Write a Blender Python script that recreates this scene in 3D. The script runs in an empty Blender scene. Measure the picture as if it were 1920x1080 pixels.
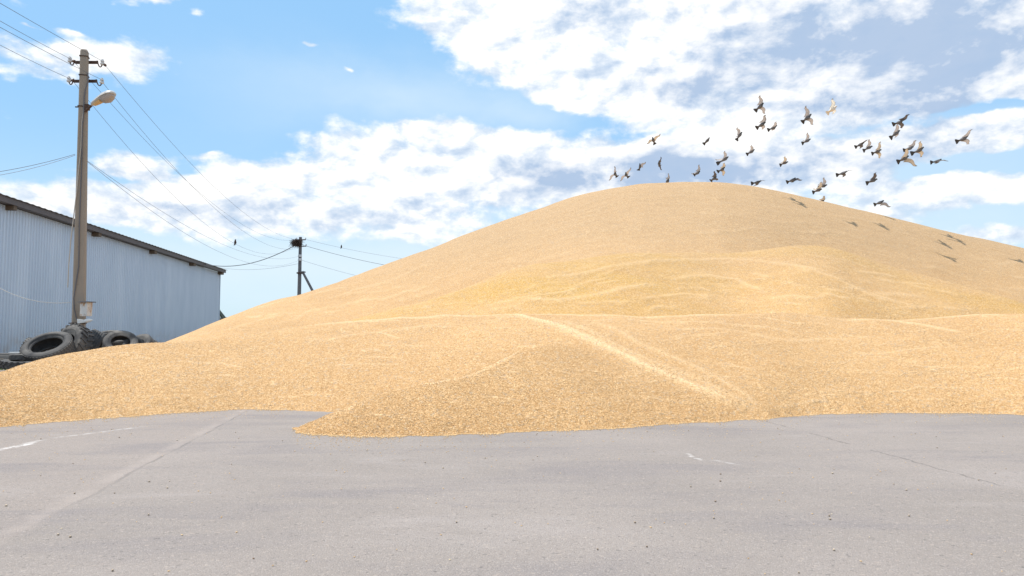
import bpy, math, random
import numpy as np
from mathutils import Vector, Matrix, Quaternion

S = bpy.context.scene
C = S.collection
random.seed(7)
RNG = np.random.default_rng(11)

# ------------------------------------------------------------------ camera
FPX, CX, CY, EYE = 1400.0, 960.0, 540.0, 0.75
PITCH = math.atan(93.0 / FPX)
cam = bpy.data.cameras.new('camera')
cam.sensor_width = 36.0
cam.lens = FPX / 1920 * 36
cam.clip_start = 0.05
cam.clip_end = 3000
camo = bpy.data.objects.new('camera', cam)
camo.location = (0, 0, EYE)
camo.rotation_euler = (math.pi / 2 + PITCH, 0, 0)
C.objects.link(camo)
S.camera = camo
S.render.resolution_x, S.render.resolution_y = 1024, 576

def ray(u, v):
    x = (u - CX) / FPX
    y = (CY - v) / FPX
    return Vector((x, math.cos(PITCH) - y * math.sin(PITCH), math.sin(PITCH) + y * math.cos(PITCH)))
def at(u, v, Y):
    r = ray(u, v)
    return Vector((r.x / r.y * Y, Y, EYE + r.z / r.y * Y))
def tang(u, v):
    r = ray(u, v)
    return r.x / r.y, r.z / r.y
def onground(u, v, z=0.0):
    r = ray(u, v)
    k = (z - EYE) / r.z
    return Vector((r.x * k, r.y * k, z))
def proj(p):
    x, y, z = p[0], p[1], p[2] - EYE
    f = y * math.cos(PITCH) + z * math.sin(PITCH)
    up = -y * math.sin(PITCH) + z * math.cos(PITCH)
    return CX + FPX * x / f, CY - FPX * up / f

# ------------------------------------------------------------------ light
SUN_EL = math.radians(70)
SUN_DIR = Vector((-0.98 * math.cos(SUN_EL), 0.16 * math.cos(SUN_EL), math.sin(SUN_EL))).normalized()
sl = bpy.data.lights.new('sun', 'SUN')
sl.energy = 3.55
sl.angle = math.radians(0.9)
sl.color = (1.0, 0.955, 0.89)
so = bpy.data.objects.new('sun', sl)
so.rotation_euler = SUN_DIR.to_track_quat('Z', 'Y').to_euler()
so.location = (-20, 20, 30)
C.objects.link(so)
S.view_settings.view_transform = 'Standard'
S.view_settings.look = 'None'
S.view_settings.exposure = 0.62
S.view_settings.gamma = 1.0

# ------------------------------------------------------------------ node helpers
class NT:
    def __init__(s, tree):
        s.t = tree; s.n = tree.nodes; s.l = tree.links
    def node(s, typ, **kw):
        nd = s.n.new(typ)
        for k, v in kw.items():
            setattr(nd, k, v)
        return nd
    def put(s, sock, v):
        if isinstance(v, bpy.types.NodeSocket):
            s.l.new(v, sock)
        elif v is not None:
            if isinstance(v, (tuple, list)) and sock.type == 'RGBA' and len(v) == 3:
                v = (*v, 1)
            sock.default_value = v
    def m(s, op, a, b=None, c=None, clamp=False):
        nd = s.node('ShaderNodeMath', operation=op, use_clamp=clamp)
        s.put(nd.inputs[0], a)
        if b is not None: s.put(nd.inputs[1], b)
        if c is not None: s.put(nd.inputs[2], c)
        return nd.outputs[0]
    def v(s, op, a, b=None):
        nd = s.node('ShaderNodeVectorMath', operation=op)
        s.put(nd.inputs[0], a)
        if b is not None:
            s.put(nd.inputs[1], b)
        return nd.outputs['Value'] if op in ('DOT_PRODUCT', 'LENGTH', 'DISTANCE') else nd.outputs[0]
    def noise(s, vec, scale, detail=3, rough=0.5, dist=0.0, color=False):
        nd = s.node('ShaderNodeTexNoise')
        s.put(nd.inputs['Vector'], vec)
        s.put(nd.inputs['Scale'], scale)
        s.put(nd.inputs['Detail'], detail)
        s.put(nd.inputs['Roughness'], rough)
        s.put(nd.inputs['Distortion'], dist)
        return nd.outputs['Color' if color else 'Fac']
    def vor(s, vec, scale, feature='F1', out='Distance', rand=1.0):
        nd = s.node('ShaderNodeTexVoronoi', feature=feature)
        s.put(nd.inputs['Vector'], vec)
        s.put(nd.inputs['Scale'], scale)
        s.put(nd.inputs['Randomness'], rand)
        return nd.outputs[out]
    def step(s, x, a, b, lo=0.0, hi=1.0):
        nd = s.node('ShaderNodeMapRange', interpolation_type='SMOOTHSTEP')
        s.put(nd.inputs[0], x); s.put(nd.inputs[1], a); s.put(nd.inputs[2], b)
        s.put(nd.inputs[3], lo); s.put(nd.inputs[4], hi)
        return nd.outputs[0]
    def mix(s, f, a, b, mode='MIX'):
        nd = s.node('ShaderNodeMix', data_type='RGBA', blend_type=mode)
        s.put(nd.inputs[0], f); s.put(nd.inputs[6], a); s.put(nd.inputs[7], b)
        return nd.outputs[2]
    def comb(s, x, y, z):
        nd = s.node('ShaderNodeCombineXYZ')
        s.put(nd.inputs[0], x); s.put(nd.inputs[1], y); s.put(nd.inputs[2], z)
        return nd.outputs[0]
    def sep(s, vec):
        nd = s.node('ShaderNodeSeparateXYZ'); s.put(nd.inputs[0], vec)
        return nd.outputs
    def attr(s, name, out='Fac'):
        nd = s.node('ShaderNodeAttribute', attribute_name=name)
        return nd.outputs[out]
    def geo(s):
        return s.node('ShaderNodeNewGeometry').outputs
    def tc(s, out='Object'):
        return s.node('ShaderNodeTexCoord').outputs[out]
    def bump(s, h, dist, strength=1.0, normal=None):
        nd = s.node('ShaderNodeBump')
        s.put(nd.inputs['Height'], h); s.put(nd.inputs['Distance'], dist); s.put(nd.inputs['Strength'], strength)
        if normal is not None: s.put(nd.inputs['Normal'], normal)
        return nd.outputs[0]

def new_mat(name, rough=0.8, metal=0.0, spec=0.3):
    m = bpy.data.materials.new(name)
    m.use_nodes = True
    t = NT(m.node_tree)
    b = m.node_tree.nodes['Principled BSDF']
    b.inputs['Roughness'].default_value = rough
    b.inputs['Metallic'].default_value = metal
    b.inputs['Specular IOR Level'].default_value = spec
    return m, t, b

# ------------------------------------------------------------------ world: sky with broken cumulus
W = bpy.data.worlds.new('World')
S.world = W
W.use_nodes = True
wt = NT(W.node_tree)
for nd in list(wt.n): wt.n.remove(nd)
SKY_STRENGTH = 0.12
def azel(u, v):
    r = ray(u, v)
    return math.atan2(r.x, r.y), math.atan2(r.z, math.hypot(r.x, r.y))
sky = wt.node('ShaderNodeTexSky', sky_type='NISHITA')
sky.sun_disc = False
sky.sun_elevation = SUN_EL
sky.sun_rotation = math.atan2(SUN_DIR.x, SUN_DIR.y)
sky.air_density = 1.0
sky.dust_density = 1.2
sky.ozone_density = 1.6
dirv = wt.tc('Generated')
dx, dy, dz = wt.sep(dirv)[:]
az = wt.m('ARCTAN2', dx, dy)
el = wt.m('ARCSINE', dz)
p0 = wt.comb(az, el, 0.0)
pst = wt.v('MULTIPLY', p0, (1.0, 1.7, 1.0))
w1 = wt.v('SUBTRACT', wt.noise(pst, 9.0, 4, 0.6, color=True), (0.5, 0.5, 0.5))
w1 = wt.v('MULTIPLY', w1, (0.11, 0.055, 0.0))
pw = wt.v('ADD', p0, w1)
def blobs(lst, vec):
    acc = None
    for (u, v, ru, rv, amp) in lst:
        a, e = azel(u, v)
        d = wt.v('SUBTRACT', vec, (a, e, 0.0))
        d = wt.v('MULTIPLY', d, (FPX / ru, FPX / rv, 0.0))
        q = wt.v('DOT_PRODUCT', d, d)
        g = wt.m('EXPONENT', wt.m('MULTIPLY', q, -1.0))
        acc = wt.m('MULTIPLY_ADD', g, amp, 0.0) if acc is None else wt.m('MULTIPLY_ADD', g, amp, acc)
    return acc
CUM = [(850, 30, 105, 42, 1.0), (960, 90, 110, 60, 0.9), (1040, 30, 140, 60, 0.9), (1180, 60, 170, 90, 1.0),
       (1120, 170, 130, 38, 0.9), (1300, 175, 150, 40, 0.9), (1400, 60, 260, 110, 1.0), (1650, 80, 300, 110, 1.1), (1900, 70, 230, 120, 1.1),
       (1580, 205, 200, 30, 0.55), (1430, 235, 150, 36, 0.7),
       (790, 237, 75, 17, 0.9), (690, 275, 110, 38, 1.0), (900, 270, 90, 34, 1.0), (570, 325, 90, 22, 0.9), (1020, 262, 22, 18, 0.6),
       (800, 340, 200, 60, 0.9), (1050, 310, 170, 40, 0.9), (1260, 290, 170, 42, 1.0), (1200, 350, 300, 45, 0.8),
       (270, 302, 56, 22, 1.0), (110, 365, 110, 24, 0.85), (240, 355, 110, 34, 0.85), (450, 350, 100, 38, 0.9), (340, 318, 40, 12, -0.5), (230, 330, 60, 6, -0.5), (330, 420, 120, 26, 0.7),
       (560, 400, 200, 40, 0.75), (820, 430, 160, 30, 0.5), (180, 400, 90, 14, 0.5), (1480, 310, 200, 45, 0.6), (1690, 275, 140, 24, 0.6),
       (1880, 262, 90, 24, 0.8), (1680, 345, 120, 30, 0.8), (1850, 350, 140, 26, 0.9), (1880, 440, 90, 22, 0.8),
       (1650, 400, 160, 24, 0.5),
       (215, 112, 105, 24, 0.72), (70, 105, 100, 20, 0.72), (90, 140, 80, 13, 0.68), (295, 8, 62, 10, 0.75), (128, 57, 26, 7, 0.65),
       (390, 295, 24, 7, 0.65), (590, 88, 15, 6, 0.6), (52, 48, 16, 4, 0.5), (645, 132, 10, 4, 0.45),
       (1150, 92, 45, 16, -0.7), (1075, 95, 26, 12, -0.5), (1850, 208, 90, 13, -0.9), (1660, 232, 70, 10, -0.5), (1850, 308, 100, 15, -0.9), (1750, 318, 60, 10, -0.5), (1560, 262, 50, 9, -0.4), (1850, 395, 110, 14, -0.6), (1080, 215, 90, 22, -0.5), (1250, 245, 60, 8, -0.5), (960, 215, 70, 28, -0.6)]
SOFT = [(600, 160, 260, 60, 0.30), (820, 185, 190, 60, 0.42), (990, 220, 120, 40, 0.45), (450, 230, 150, 50, 0.12), (400, 500, 800, 80, 0.75), (1100, 480, 500, 90, 0.6), (1800, 420, 300, 70, 0.5), (1600, 290, 350, 60, 0.55)]
GREY = [(1260, 322, 240, 34, 0.30), (1450, 285, 180, 24, 0.4), (1080, 345, 180, 26, 0.45), (1620, 300, 220, 30, 0.5), (760, 400, 220, 24, 0.22), (1130, 20, 120, 30, 0.25), (1330, 155, 130, 34, 0.9), (1480, 40, 230, 55, 0.55), (1640, 90, 220, 60, 0.7), (1880, 60, 170, 110, 1.0), (1560, 185, 110, 26, 0.9),
        (1740, 195, 150, 30, 0.85), (1200, 300, 110, 26, 0.6), (1310, 330, 150, 34, 0.65), (1040, 330, 130, 22, 0.5), (930, 385, 130, 20, 0.3),
        (280, 322, 60, 12, 0.6), (160, 378, 80, 14, 0.45), (300, 390, 80, 16, 0.6), (600, 410, 180, 22, 0.38), (500, 375, 60, 12, 0.35), (1690, 300, 60, 14, 0.4),
        (1750, 410, 150, 20, 0.7), (700, 480, 200, 20, 0.35), (1090, 52, 60, 14, 0.3)]
nz1 = wt.noise(pst, 11.0, 9, 0.60, 0.15)
nz2 = wt.noise(wt.v('MULTIPLY', p0, (1.0, 2.2, 1.0)), 4.0, 4, 0.55)
den = blobs(CUM, pw)
den = wt.m('MULTIPLY', wt.m('TANH', wt.m('MULTIPLY', den, 1.15)), 0.92)
nz3 = wt.noise(pst, 30.0, 6, 0.62)
fluff = wt.m('ADD', wt.m('MULTIPLY', wt.m('SUBTRACT', nz1, 0.51), 1.5), wt.m('MULTIPLY', wt.m('SUBTRACT', nz3, 0.5), 0.5))
den = wt.m('ADD', den, fluff)
# relief: brighter where the vapour thins towards the sun
nzo = wt.noise(wt.v('ADD', pst, (-0.012, 0.02, 0.0)), 11.0, 9, 0.60, 0.15)
relief = wt.m('MULTIPLY', wt.m('SUBTRACT', nz1, nzo), 2.7)
# sky outside the photographed part: unseen clouds added, cover thickened to raise the fill light
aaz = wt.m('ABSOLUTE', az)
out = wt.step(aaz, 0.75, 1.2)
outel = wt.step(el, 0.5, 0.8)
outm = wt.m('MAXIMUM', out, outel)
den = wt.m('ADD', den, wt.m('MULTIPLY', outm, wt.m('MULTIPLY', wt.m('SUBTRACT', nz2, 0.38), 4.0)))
alpha = wt.step(den, 0.20, 0.62)
soft = wt.m('MULTIPLY', blobs(SOFT, pw), wt.step(nz2, 0.25, 0.65, 0.55, 1.0), clamp=True)
grey = blobs(GREY, pw)
grey = wt.m('MULTIPLY', grey, wt.step(wt.noise(wt.v('MULTIPLY', p0, (1.0, 1.9, 1.0)), 7.0, 5, 0.6, 0.3), 0.28, 0.72, 0.25, 1.2))
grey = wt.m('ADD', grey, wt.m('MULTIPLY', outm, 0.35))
grey = wt.m('ADD', grey, wt.m('MULTIPLY', wt.m('SUBTRACT', 0.56, nz1), 0.8))
grey = wt.m('SUBTRACT', grey, relief)
grey = wt.m('ADD', grey, wt.m('MULTIPLY', wt.m('SUBTRACT', 0.5, nz3), 0.5), clamp=True)
# Nishita colour, lifted towards the pale summer blue
k = 1.0 / SKY_STRENGTH
skyc = wt.mix(1.0, sky.outputs[0], (1.0, 1.0, 1.0), 'MULTIPLY')
hz = wt.step(el, 0.30, 0.0)
blue = wt.mix(hz, (0.215 * k, 0.42 * k, 0.655 * k), (0.42 * k, 0.57 * k, 0.66 * k))
skyc = wt.mix(0.82, skyc, blue)
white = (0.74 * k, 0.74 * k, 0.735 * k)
greyc = (0.255 * k, 0.35 * k, 0.50 * k)
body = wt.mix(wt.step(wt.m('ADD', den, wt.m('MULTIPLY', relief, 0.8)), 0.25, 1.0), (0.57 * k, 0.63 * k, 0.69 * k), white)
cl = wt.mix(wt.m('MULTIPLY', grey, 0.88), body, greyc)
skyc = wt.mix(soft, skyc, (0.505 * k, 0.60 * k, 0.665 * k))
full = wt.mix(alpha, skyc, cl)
low = wt.step(el, -0.02, 0.0)
full = wt.mix(low, (0.22 * k, 0.19 * k, 0.15 * k), full)
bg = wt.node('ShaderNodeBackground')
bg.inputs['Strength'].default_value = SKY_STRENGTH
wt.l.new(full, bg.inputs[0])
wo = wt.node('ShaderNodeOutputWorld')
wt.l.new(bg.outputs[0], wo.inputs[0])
W.cycles.sampling_method = 'MANUAL'
W.cycles.sample_map_resolution = 1024

# ------------------------------------------------------------------ object helpers
def tag(o, label=None, cat=None, group=None, kind=None):
    if label: o['label'] = label
    if cat: o['category'] = cat
    if group: o['group'] = group
    if kind: o['kind'] = kind
    return o
def empty(name, loc, rz=0.0):
    o = bpy.data.objects.new(name, None)
    o.location = loc
    o.rotation_euler = (0, 0, rz)
    o.empty_display_size = 0.2
    C.objects.link(o)
    return o

class MB:
    def __init__(s): s.v = []; s.f = []; s.mi = []; s.cur = 0; s.col = []; s.c = (1, 1, 1)
    def add(s, vs, fs):
        b = len(s.v)
        s.v += [tuple(p) for p in vs]
        s.col += [s.c] * len(vs)
        s.f += [tuple(i + b for i in f) for f in fs]
        s.mi += [s.cur] * len(fs)
    def box(s, c, size, M=None):
        hx, hy, hz_ = size[0] / 2, size[1] / 2, size[2] / 2
        vs = [Vector((x, y, z)) for x in (-hx, hx) for y in (-hy, hy) for z in (-hz_, hz_)]
        if M is not None: vs = [M @ p for p in vs]
        vs = [p + Vector(c) for p in vs]
        s.add(vs, [(0, 1, 3, 2), (4, 6, 7, 5), (0, 4, 5, 1), (2, 3, 7, 6), (0, 2, 6, 4), (1, 5, 7, 3)])
    def tube(s, pts, r, n=8, caps=True):
        pts = [Vector(p) for p in pts]
        rs = r if isinstance(r, (list, tuple)) else [r] * len(pts)
        vs = []; fs = []
        up = None
        for i, p in enumerate(pts):
            a = pts[max(i - 1, 0)]; b = pts[min(i + 1, len(pts) - 1)]
            d = (b - a).normalized()
            if up is None:
                up = Vector((0, 0, 1)) if abs(d.z) < 0.9 else Vector((1, 0, 0))
            x = d.cross(up).normalized()
            up = x.cross(d).normalized()
            for k_ in range(n):
                t = 2 * math.pi * k_ / n
                vs.append(p + (x * math.cos(t) + up * math.sin(t)) * rs[i])
        for i in range(len(pts) - 1):
            for k_ in range(n):
                a = i * n + k_; b = i * n + (k_ + 1) % n
                fs.append((a, b, b + n, a + n))
        if caps:
            fs.append(tuple(range(n))[::-1])
            fs.append(tuple(range((len(pts) - 1) * n, len(pts) * n)))
        s.add(vs, fs)
    def loft(s, rings, caps=True):
        n = len(rings[0]); vs = []; fs = []
        for r in rings: vs += list(r)
        for i in range(len(rings) - 1):
            for k_ in range(n):
                a = i * n + k_; b = i * n + (k_ + 1) % n
                fs.append((a, b, b + n, a + n))
        if caps:
            fs.append(tuple(range(n))[::-1])
            fs.append(tuple(range((len(rings) - 1) * n, len(rings) * n)))
        s.add(vs, fs)
    def lathe(s, prof, c, M, n=32, closed=True):
        vs = []; fs = []; k_ = len(prof)
        for i in range(n):
            t = 2 * math.pi * i / n
            for (r, z) in prof:
                vs.append(M @ Vector((r * math.cos(t), r * math.sin(t), z)) + Vector(c))
        for i in range(n):
            j = (i + 1) % n
            for q in range(k_ if closed else k_ - 1):
                q2 = (q + 1) % k_
                fs.append((i * k_ + q, j * k_ + q, j * k_ + q2, i * k_ + q2))
        s.add(vs, fs)
    def build(s, name, mat, parent=None, smooth=True, angle=40, origin=None):
        me = bpy.data.meshes.new(name)
        vs = s.v
        if origin is not None:
            o_ = Vector(origin); vs = [tuple(Vector(p) - o_) for p in s.v]
        me.from_pydata(vs, [], s.f)
        mats = mat if isinstance(mat, list) else [mat]
        for m_ in mats: me.materials.append(m_)
        if len(mats) > 1:
            me.polygons.foreach_set('material_index', s.mi)
        me.update()
        if smooth:
            me.polygons.foreach_set('use_smooth', [True] * len(me.polygons))
            me.set_sharp_from_angle(angle=math.radians(angle))
        o = bpy.data.objects.new(name, me)
        if origin is not None and parent is None: o.location = origin
        C.objects.link(o)
        if parent is not None:
            o.parent = parent
        return o
    def under(s, name, mat, root, **kw):
        """geometry given in world space, stored relative to an unrotated root"""
        return s.build(name, mat, parent=root, origin=root.location, **kw)

# ------------------------------------------------------------------ value noise in numpy
def vnoise(x, y, seed):
    r = np.random.default_rng(seed)
    T = r.random((256, 256))
    xi = np.floor(x).astype(int); yi = np.floor(y).astype(int)
    fx = x - xi; fy = y - yi
    fx = fx * fx * (3 - 2 * fx); fy = fy * fy * (3 - 2 * fy)
    g = lambda a, b: T[a % 256, b % 256]
    return ((g(xi, yi) * (1 - fx) + g(xi + 1, yi) * fx) * (1 - fy) + (g(xi, yi + 1) * (1 - fx) + g(xi + 1, yi + 1) * fx) * fy) * 2 - 1
def fbm(x, y, seed, o=4, rough=0.5):
    a = 1.0; t = 0; n = 0
    for i in range(o):
        t = t + a * vnoise(x * 2 ** i + 17 * i, y * 2 ** i - 9 * i, seed + i); n += a; a *= rough
    return t / n

# ------------------------------------------------------------------ grain heap height field
def curve(pts, asY=False):
    """control points in photo terms turned into (azimuth tangent, elevation tangent)"""
    A = np.array([tang(u, v) for u, v in pts])
    return A[:, 0], A[:, 1]
def pchip(xs, ys, x):
    xs = np.asarray(xs); ys = np.asarray(ys)
    h = np.diff(xs); d = np.diff(ys) / h
    m = np.zeros_like(ys)
    for i in range(1, len(xs) - 1):
        if d[i - 1] * d[i] > 0:
            w1_ = 2 * h[i] + h[i - 1]; w2_ = h[i] + 2 * h[i - 1]
            m[i] = (w1_ + w2_) / (w1_ / d[i - 1] + w2_ / d[i])
    m[0] = d[0]; m[-1] = d[-1]
    i = np.clip(np.searchsorted(xs, x) - 1, 0, len(xs) - 2)
    t = np.clip((x - xs[i]) / h[i], 0, 1)
    return ((2 * t**3 - 3 * t**2 + 1) * ys[i] + (t**3 - 2 * t**2 + t) * h[i] * m[i]
            + (-2 * t**3 + 3 * t**2) * ys[i + 1] + (t**3 - t**2) * h[i] * m[i + 1])

BASE = [(-700, 860), (-300, 830), (-80, 803), (0, 797), (60, 792), (100, 789), (200, 782), (300, 776), (400, 770), (450, 768), (530, 769), (600, 771.5), (700, 776), (800, 782),
        (900, 788), (1000, 793), (1100, 793), (1200, 790), (1300, 787), (1380, 787), (1430, 786.5), (1465, 783), (1505, 778.5), (1560, 776), (1700, 774), (1850, 775), (1920, 778),
        (2100, 782), (2500, 800), (3200, 860)]
APCREST = [(-700, 830), (-300, 765), (-80, 715), (0, 697), (50, 681), (100, 668), (150, 659), (200, 652), (290, 645), (380, 638), (470, 624), (540, 613), (600, 605), (700, 592), (780, 583),
           (850, 579.5), (935, 580), (1000, 583), (1200, 585), (1462, 581), (1594, 592), (1669, 593), (1837, 589), (1920, 591), (2200, 600), (3200, 690)]
YECREST = [(500, 660), (640, 607), (730, 583), (800, 563), (860, 545), (920, 519), (980, 499), (1040, 490), (1090, 484), (1160, 474), (1220, 472), (1300, 474), (1369, 478),
           (1462, 462), (1519, 457), (1575, 465), (1669, 495), (1762, 521), (1850, 548), (1920, 570), (2100, 640), (2400, 720)]
MACREST = [(60, 740), (160, 690), (290, 648), (345, 627), (420, 597), (500, 568), (560, 552), (600, 540), (700, 504), (800, 468), (900, 429), (1000, 395), (1100, 362), (1160, 350),
           (1210, 343), (1260, 341), (1340, 342), (1400, 348), (1450, 357), (1500, 368), (1600, 391), (1700, 415), (1800, 440), (1920, 467), (2100, 515), (2500, 640), (2900, 760)]
MADEPTH = [(60, 13.0), (290, 15.5), (600, 19.5), (900, 22.3), (1270, 23.5), (1920, 22.5), (2500, 19.5), (2900, 17.0)]

ba, bt = curve(BASE); ca, ct = curve(APCREST); ya, yt = curve(YECREST); ma, mt = curve(MACREST)
da = np.array([tang(u, 500)[0] for u, _ in MADEPTH]); dd = np.array([d for _, d in MADEPTH])

NA = 1500
A_in = np.linspace(-0.72, 0.72, NA - 240)
A_l = np.linspace(-1.15, -0.722, 60); A_r = np.linspace(0.722, 1.75, 180)
AS = np.concatenate([A_l, A_in, A_r])
Y1 = 4.9 * (12.0 / 4.9) ** np.linspace(0, 1, 430)
Y2 = 12.0 * (33.0 / 12.0) ** np.linspace(0, 1, 441)[1:]
YS = np.concatenate([Y1, Y2])
AA, YY = np.meshgrid(AS, YS, indexing='ij')
XX = AA * YY

def ext(f, a):  # extend past ends
    return f(np.clip(a, -50, 50))
tb = np.minimum(pchip(ba, bt, AS), -0.06)
Yb = -EYE / tb
tcv = pchip(ca, ct, AS)
def layer(tcrest, Yc, sf, sb, r):
    """profile with rounded crest whose outline from the eye is tcrest"""
    zc = EYE + tcrest * Yc
    for it in range(4):
        D = YY - Yc[:, None]
        sl_ = np.where(D < 0, sf, sb)
        Z = zc[:, None] - sl_ * (np.sqrt(D * D + r * r) - r)
        tm = ((Z - EYE) / YY).max(axis=1)
        zc = zc + (tcrest - tm) * Yc
    return Z
SF = 0.40
sf_arr = np.interp(AS, [-0.7, -0.45, -0.2, 0.3, 0.7], [0.40, 0.40, 0.36, 0.36, 0.38])
def gsm(a_, sig):
    n_ = int(sig * 3 / 0.00114); x_ = np.arange(-n_, n_ + 1) * 0.00114
    k_ = np.exp(-x_ ** 2 / (2 * sig ** 2)); k_ /= k_.sum()
    return np.convolve(np.pad(a_, n_, mode='edge'), k_, 'valid')
Ybs = gsm(Yb, 0.07)
Yc_ap = np.clip((EYE + sf_arr * Ybs) / (sf_arr - tcv), Yb + 0.3, 13)
Yc_ap = np.maximum(gsm(Yc_ap, 0.03), Yb + 0.3)
Z_ap = layer(tcv, Yc_ap, 0.40, 0.22, 0.12)
# pin the toe of the apron to the photographed edge: steepen or ease each column
zc_s = (EYE + tcv * Yc_ap)
# the toe wanders in and out only low down: further up the smooth line rules
ysm = (YY - Ybs[:, None]) / (Yc_ap - Ybs)[:, None]
ytr = (YY - Yb[:, None]) / (Yc_ap - Yb)[:, None]
wt_ = np.clip(ytr / 0.45, 0, 1); wt_ = wt_ * wt_ * (3 - 2 * wt_)
front = np.clip(ytr * (1 - wt_) + ysm * wt_, -3, 1)
f2 = np.where(front < 0, front, front * (1.12 - 0.12 * front))
Zf = f2 * zc_s[:, None]
kk = 0.03
Z_ap = -kk * np.log(np.exp(-np.clip(Zf, -3, 8) / kk) + np.exp(-np.clip(zc_s[:, None] + 0.015 - 0.20 * (YY - Yc_ap[:, None]), -3, 8) / kk))
Ym = pchip(da, dd, AS)
tm_ = pchip(ma, mt, AS)
tm_ = np.where(AS < ma[0], mt[0] - (ma[0] - AS) * 1.0, tm_)
tm_ = np.where(AS > ma[-1], mt[-1] - (AS - ma[-1]) * 0.5, tm_)
Z_ma = layer(tm_, Ym, 0.47, 0.45, 1.8)
ty_ = pchip(ya, yt, AS)
ty_ = np.where(AS < ya[0], yt[0] - (ya[0] - AS) * 1.0, ty_)
ty_ = np.where(AS > ya[-1], yt[-1] - (AS - ya[-1]) * 1.0, ty_)
Yy = np.interp(AS, [-0.3, 0.0, 0.25, 0.45, 0.7, 1.2], [11.4, 13.0, 14.4, 14.8, 13.2, 12.0])
ty_ = gsm(ty_, 0.022)
Yy = gsm(Yy, 0.08)
Z_ye = layer(ty_, Yy, 0.43, 0.30, 0.35)
def smax(a, b, k_):
    h = np.clip(0.5 + 0.5 * (a - b) / k_, 0, 1)
    return b * (1 - h) + a * h + k_ * h * (1 - h)
ZB = smax(Z_ma, Z_ye, 0.05)
ZB = smax(ZB, Z_ap, 0.03)
# hollow behind the apron on the left is filled by the skirt of the main heap
# front lobe with its ridge running down to the left
def seg_field(P, slope, r, zoff=0.0):
    best = np.full(XX.shape, -9.0)
    P = np.array(P)
    for i in range(len(P) - 1):
        a = P[i]; b = P[i + 1]; ab = b - a; L2 = ab[0]**2 + ab[1]**2
        t = np.clip(((XX - a[0]) * ab[0] + (YY - a[1]) * ab[1]) / L2, 0, 1)
        d = np.hypot(XX - (a[0] + t * ab[0]), YY - (a[1] + t * ab[1]))
        best = np.maximum(best, a[2] + t * ab[2] - slope * (np.sqrt(d * d + r * r) - r))
    return best
def ridge_pts(lst, slope):
    out_ = []
    for (u, v, vb) in lst:
        a, t = tang(u, v); a2, t2 = tang(u, vb)
        yb = -EYE / t2
        y = (EYE + slope * yb) / (slope - t)
        out_.append((a * y, y, EYE + t * y))
    return out_
R3 = ridge_pts([(548, 800.5, 801.5), (580, 794, 805), (609, 785, 810), (645, 772, 813), (687, 757, 815), (747, 737, 817), (800, 727, 816), (850, 720, 813), (879, 714, 811),
                (920, 700, 809), (957, 681, 808), (999, 662, 806), (1040, 650, 803)], 0.38)
Z_r3 = seg_field(R3, 0.385, 0.06)
RS = ridge_pts([(800, 757, 818), (850, 768, 817), (900, 790, 811)], 0.42)
kr = np.interp(AA, [-0.30, 0.0, 0.06, 0.3], [0.025, 0.03, 0.10, 0.16])
ZB = smax(ZB, Z_r3, kr) - 0.0
RL = ridge_pts([(-60, 742, 808), (20, 724, 801), (90, 721, 794), (150, 733, 788), (205, 757, 783)], 0.40)
ZB = smax(ZB, seg_field(RL, 0.42, 0.07), 0.02)

Zbase = ZB.copy()
# surface lookup from photo coordinates
def surf(u, v, Z=None, ymin=0):
    Z = Zbase if Z is None else Z
    a, t = tang(u, v)
    i = int(np.clip(np.searchsorted(AS, a), 1, len(AS) - 1))
    T = (Z[i] - EYE) / YS
    j = np.argmax((T >= t) & (YS > ymin))
    return np.array([a * YS[j], YS[j], Z[i, j]])
pale = np.zeros_like(XX)
def crease(pts, amp, wl, wr, ymin=0, fade=True, palew=0.06, paleamt=0.7):
    """low rope of grain along a line; wl and wr are its half widths on the two sides"""
    global ZB
    P = np.array([surf(u, v, ymin=ymin) for u, v in pts])
    best = np.full(XX.shape, 1e9); sgn = np.zeros(XX.shape); tt = np.zeros(XX.shape)
    n = len(P) - 1
    for i in range(n):
        a = P[i]; b = P[i + 1]; ab = b - a; L2 = ab[0]**2 + ab[1]**2 + 1e-9
        t = np.clip(((XX - a[0]) * ab[0] + (YY - a[1]) * ab[1]) / L2, 0, 1)
        ex = XX - (a[0] + t * ab[0]); ey = YY - (a[1] + t * ab[1])
        d = np.hypot(ex, ey)
        m_ = d < best
        best = np.where(m_, d, best)
        sgn = np.where(m_, np.sign(ab[0] * ey - ab[1] * ex), sgn)
        tt = np.where(m_, (i + t) / n, tt)
    w = np.where(sgn > 0, wl, wr)
    env = np.clip(np.minimum(tt, 1 - tt) / 0.12, 0, 1) if fade else 1.0
    ZB += 1.25 * amp * env * np.exp(-best / w)
    np.maximum(pale, paleamt * env * np.exp(-(best / palew) ** 2), out=pale)

crease([(930, 586), (970, 593), (1010, 608), (1050, 624), (1085, 641), (1140, 664), (1197, 690), (1260, 716), (1340, 750), (1400, 772)], 0.050, 0.14, 0.5, fade=True, palew=0.09, paleamt=0.9)
crease([(1010, 600), (1060, 612), (1110, 633), (1160, 660), (1230, 690), (1300, 716), (1370, 752), (1430, 779)], 0.030, 0.16, 0.20, palew=0.07, paleamt=0.45)
crease([(1090, 598), (1150, 620), (1197, 649), (1280, 682), (1340, 709), (1400, 748), (1432, 774)], 0.026, 0.14, 0.24, palew=0.06, paleamt=0.4)
crease([(999, 661), (957, 680), (879, 714), (800, 727), (747, 736), (687, 757), (640, 775), (600, 788)], 0.012, 0.06, 0.06, palew=0.035, fade=False, paleamt=0.8)
crease([(560, 613), (650, 602), (750, 590), (850, 584), (935, 584), (1100, 588), (1200, 589.5), (1330, 587.5), (1462, 586)], 0.006, 0.05, 0.05, palew=0.05, paleamt=0.7)
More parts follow.
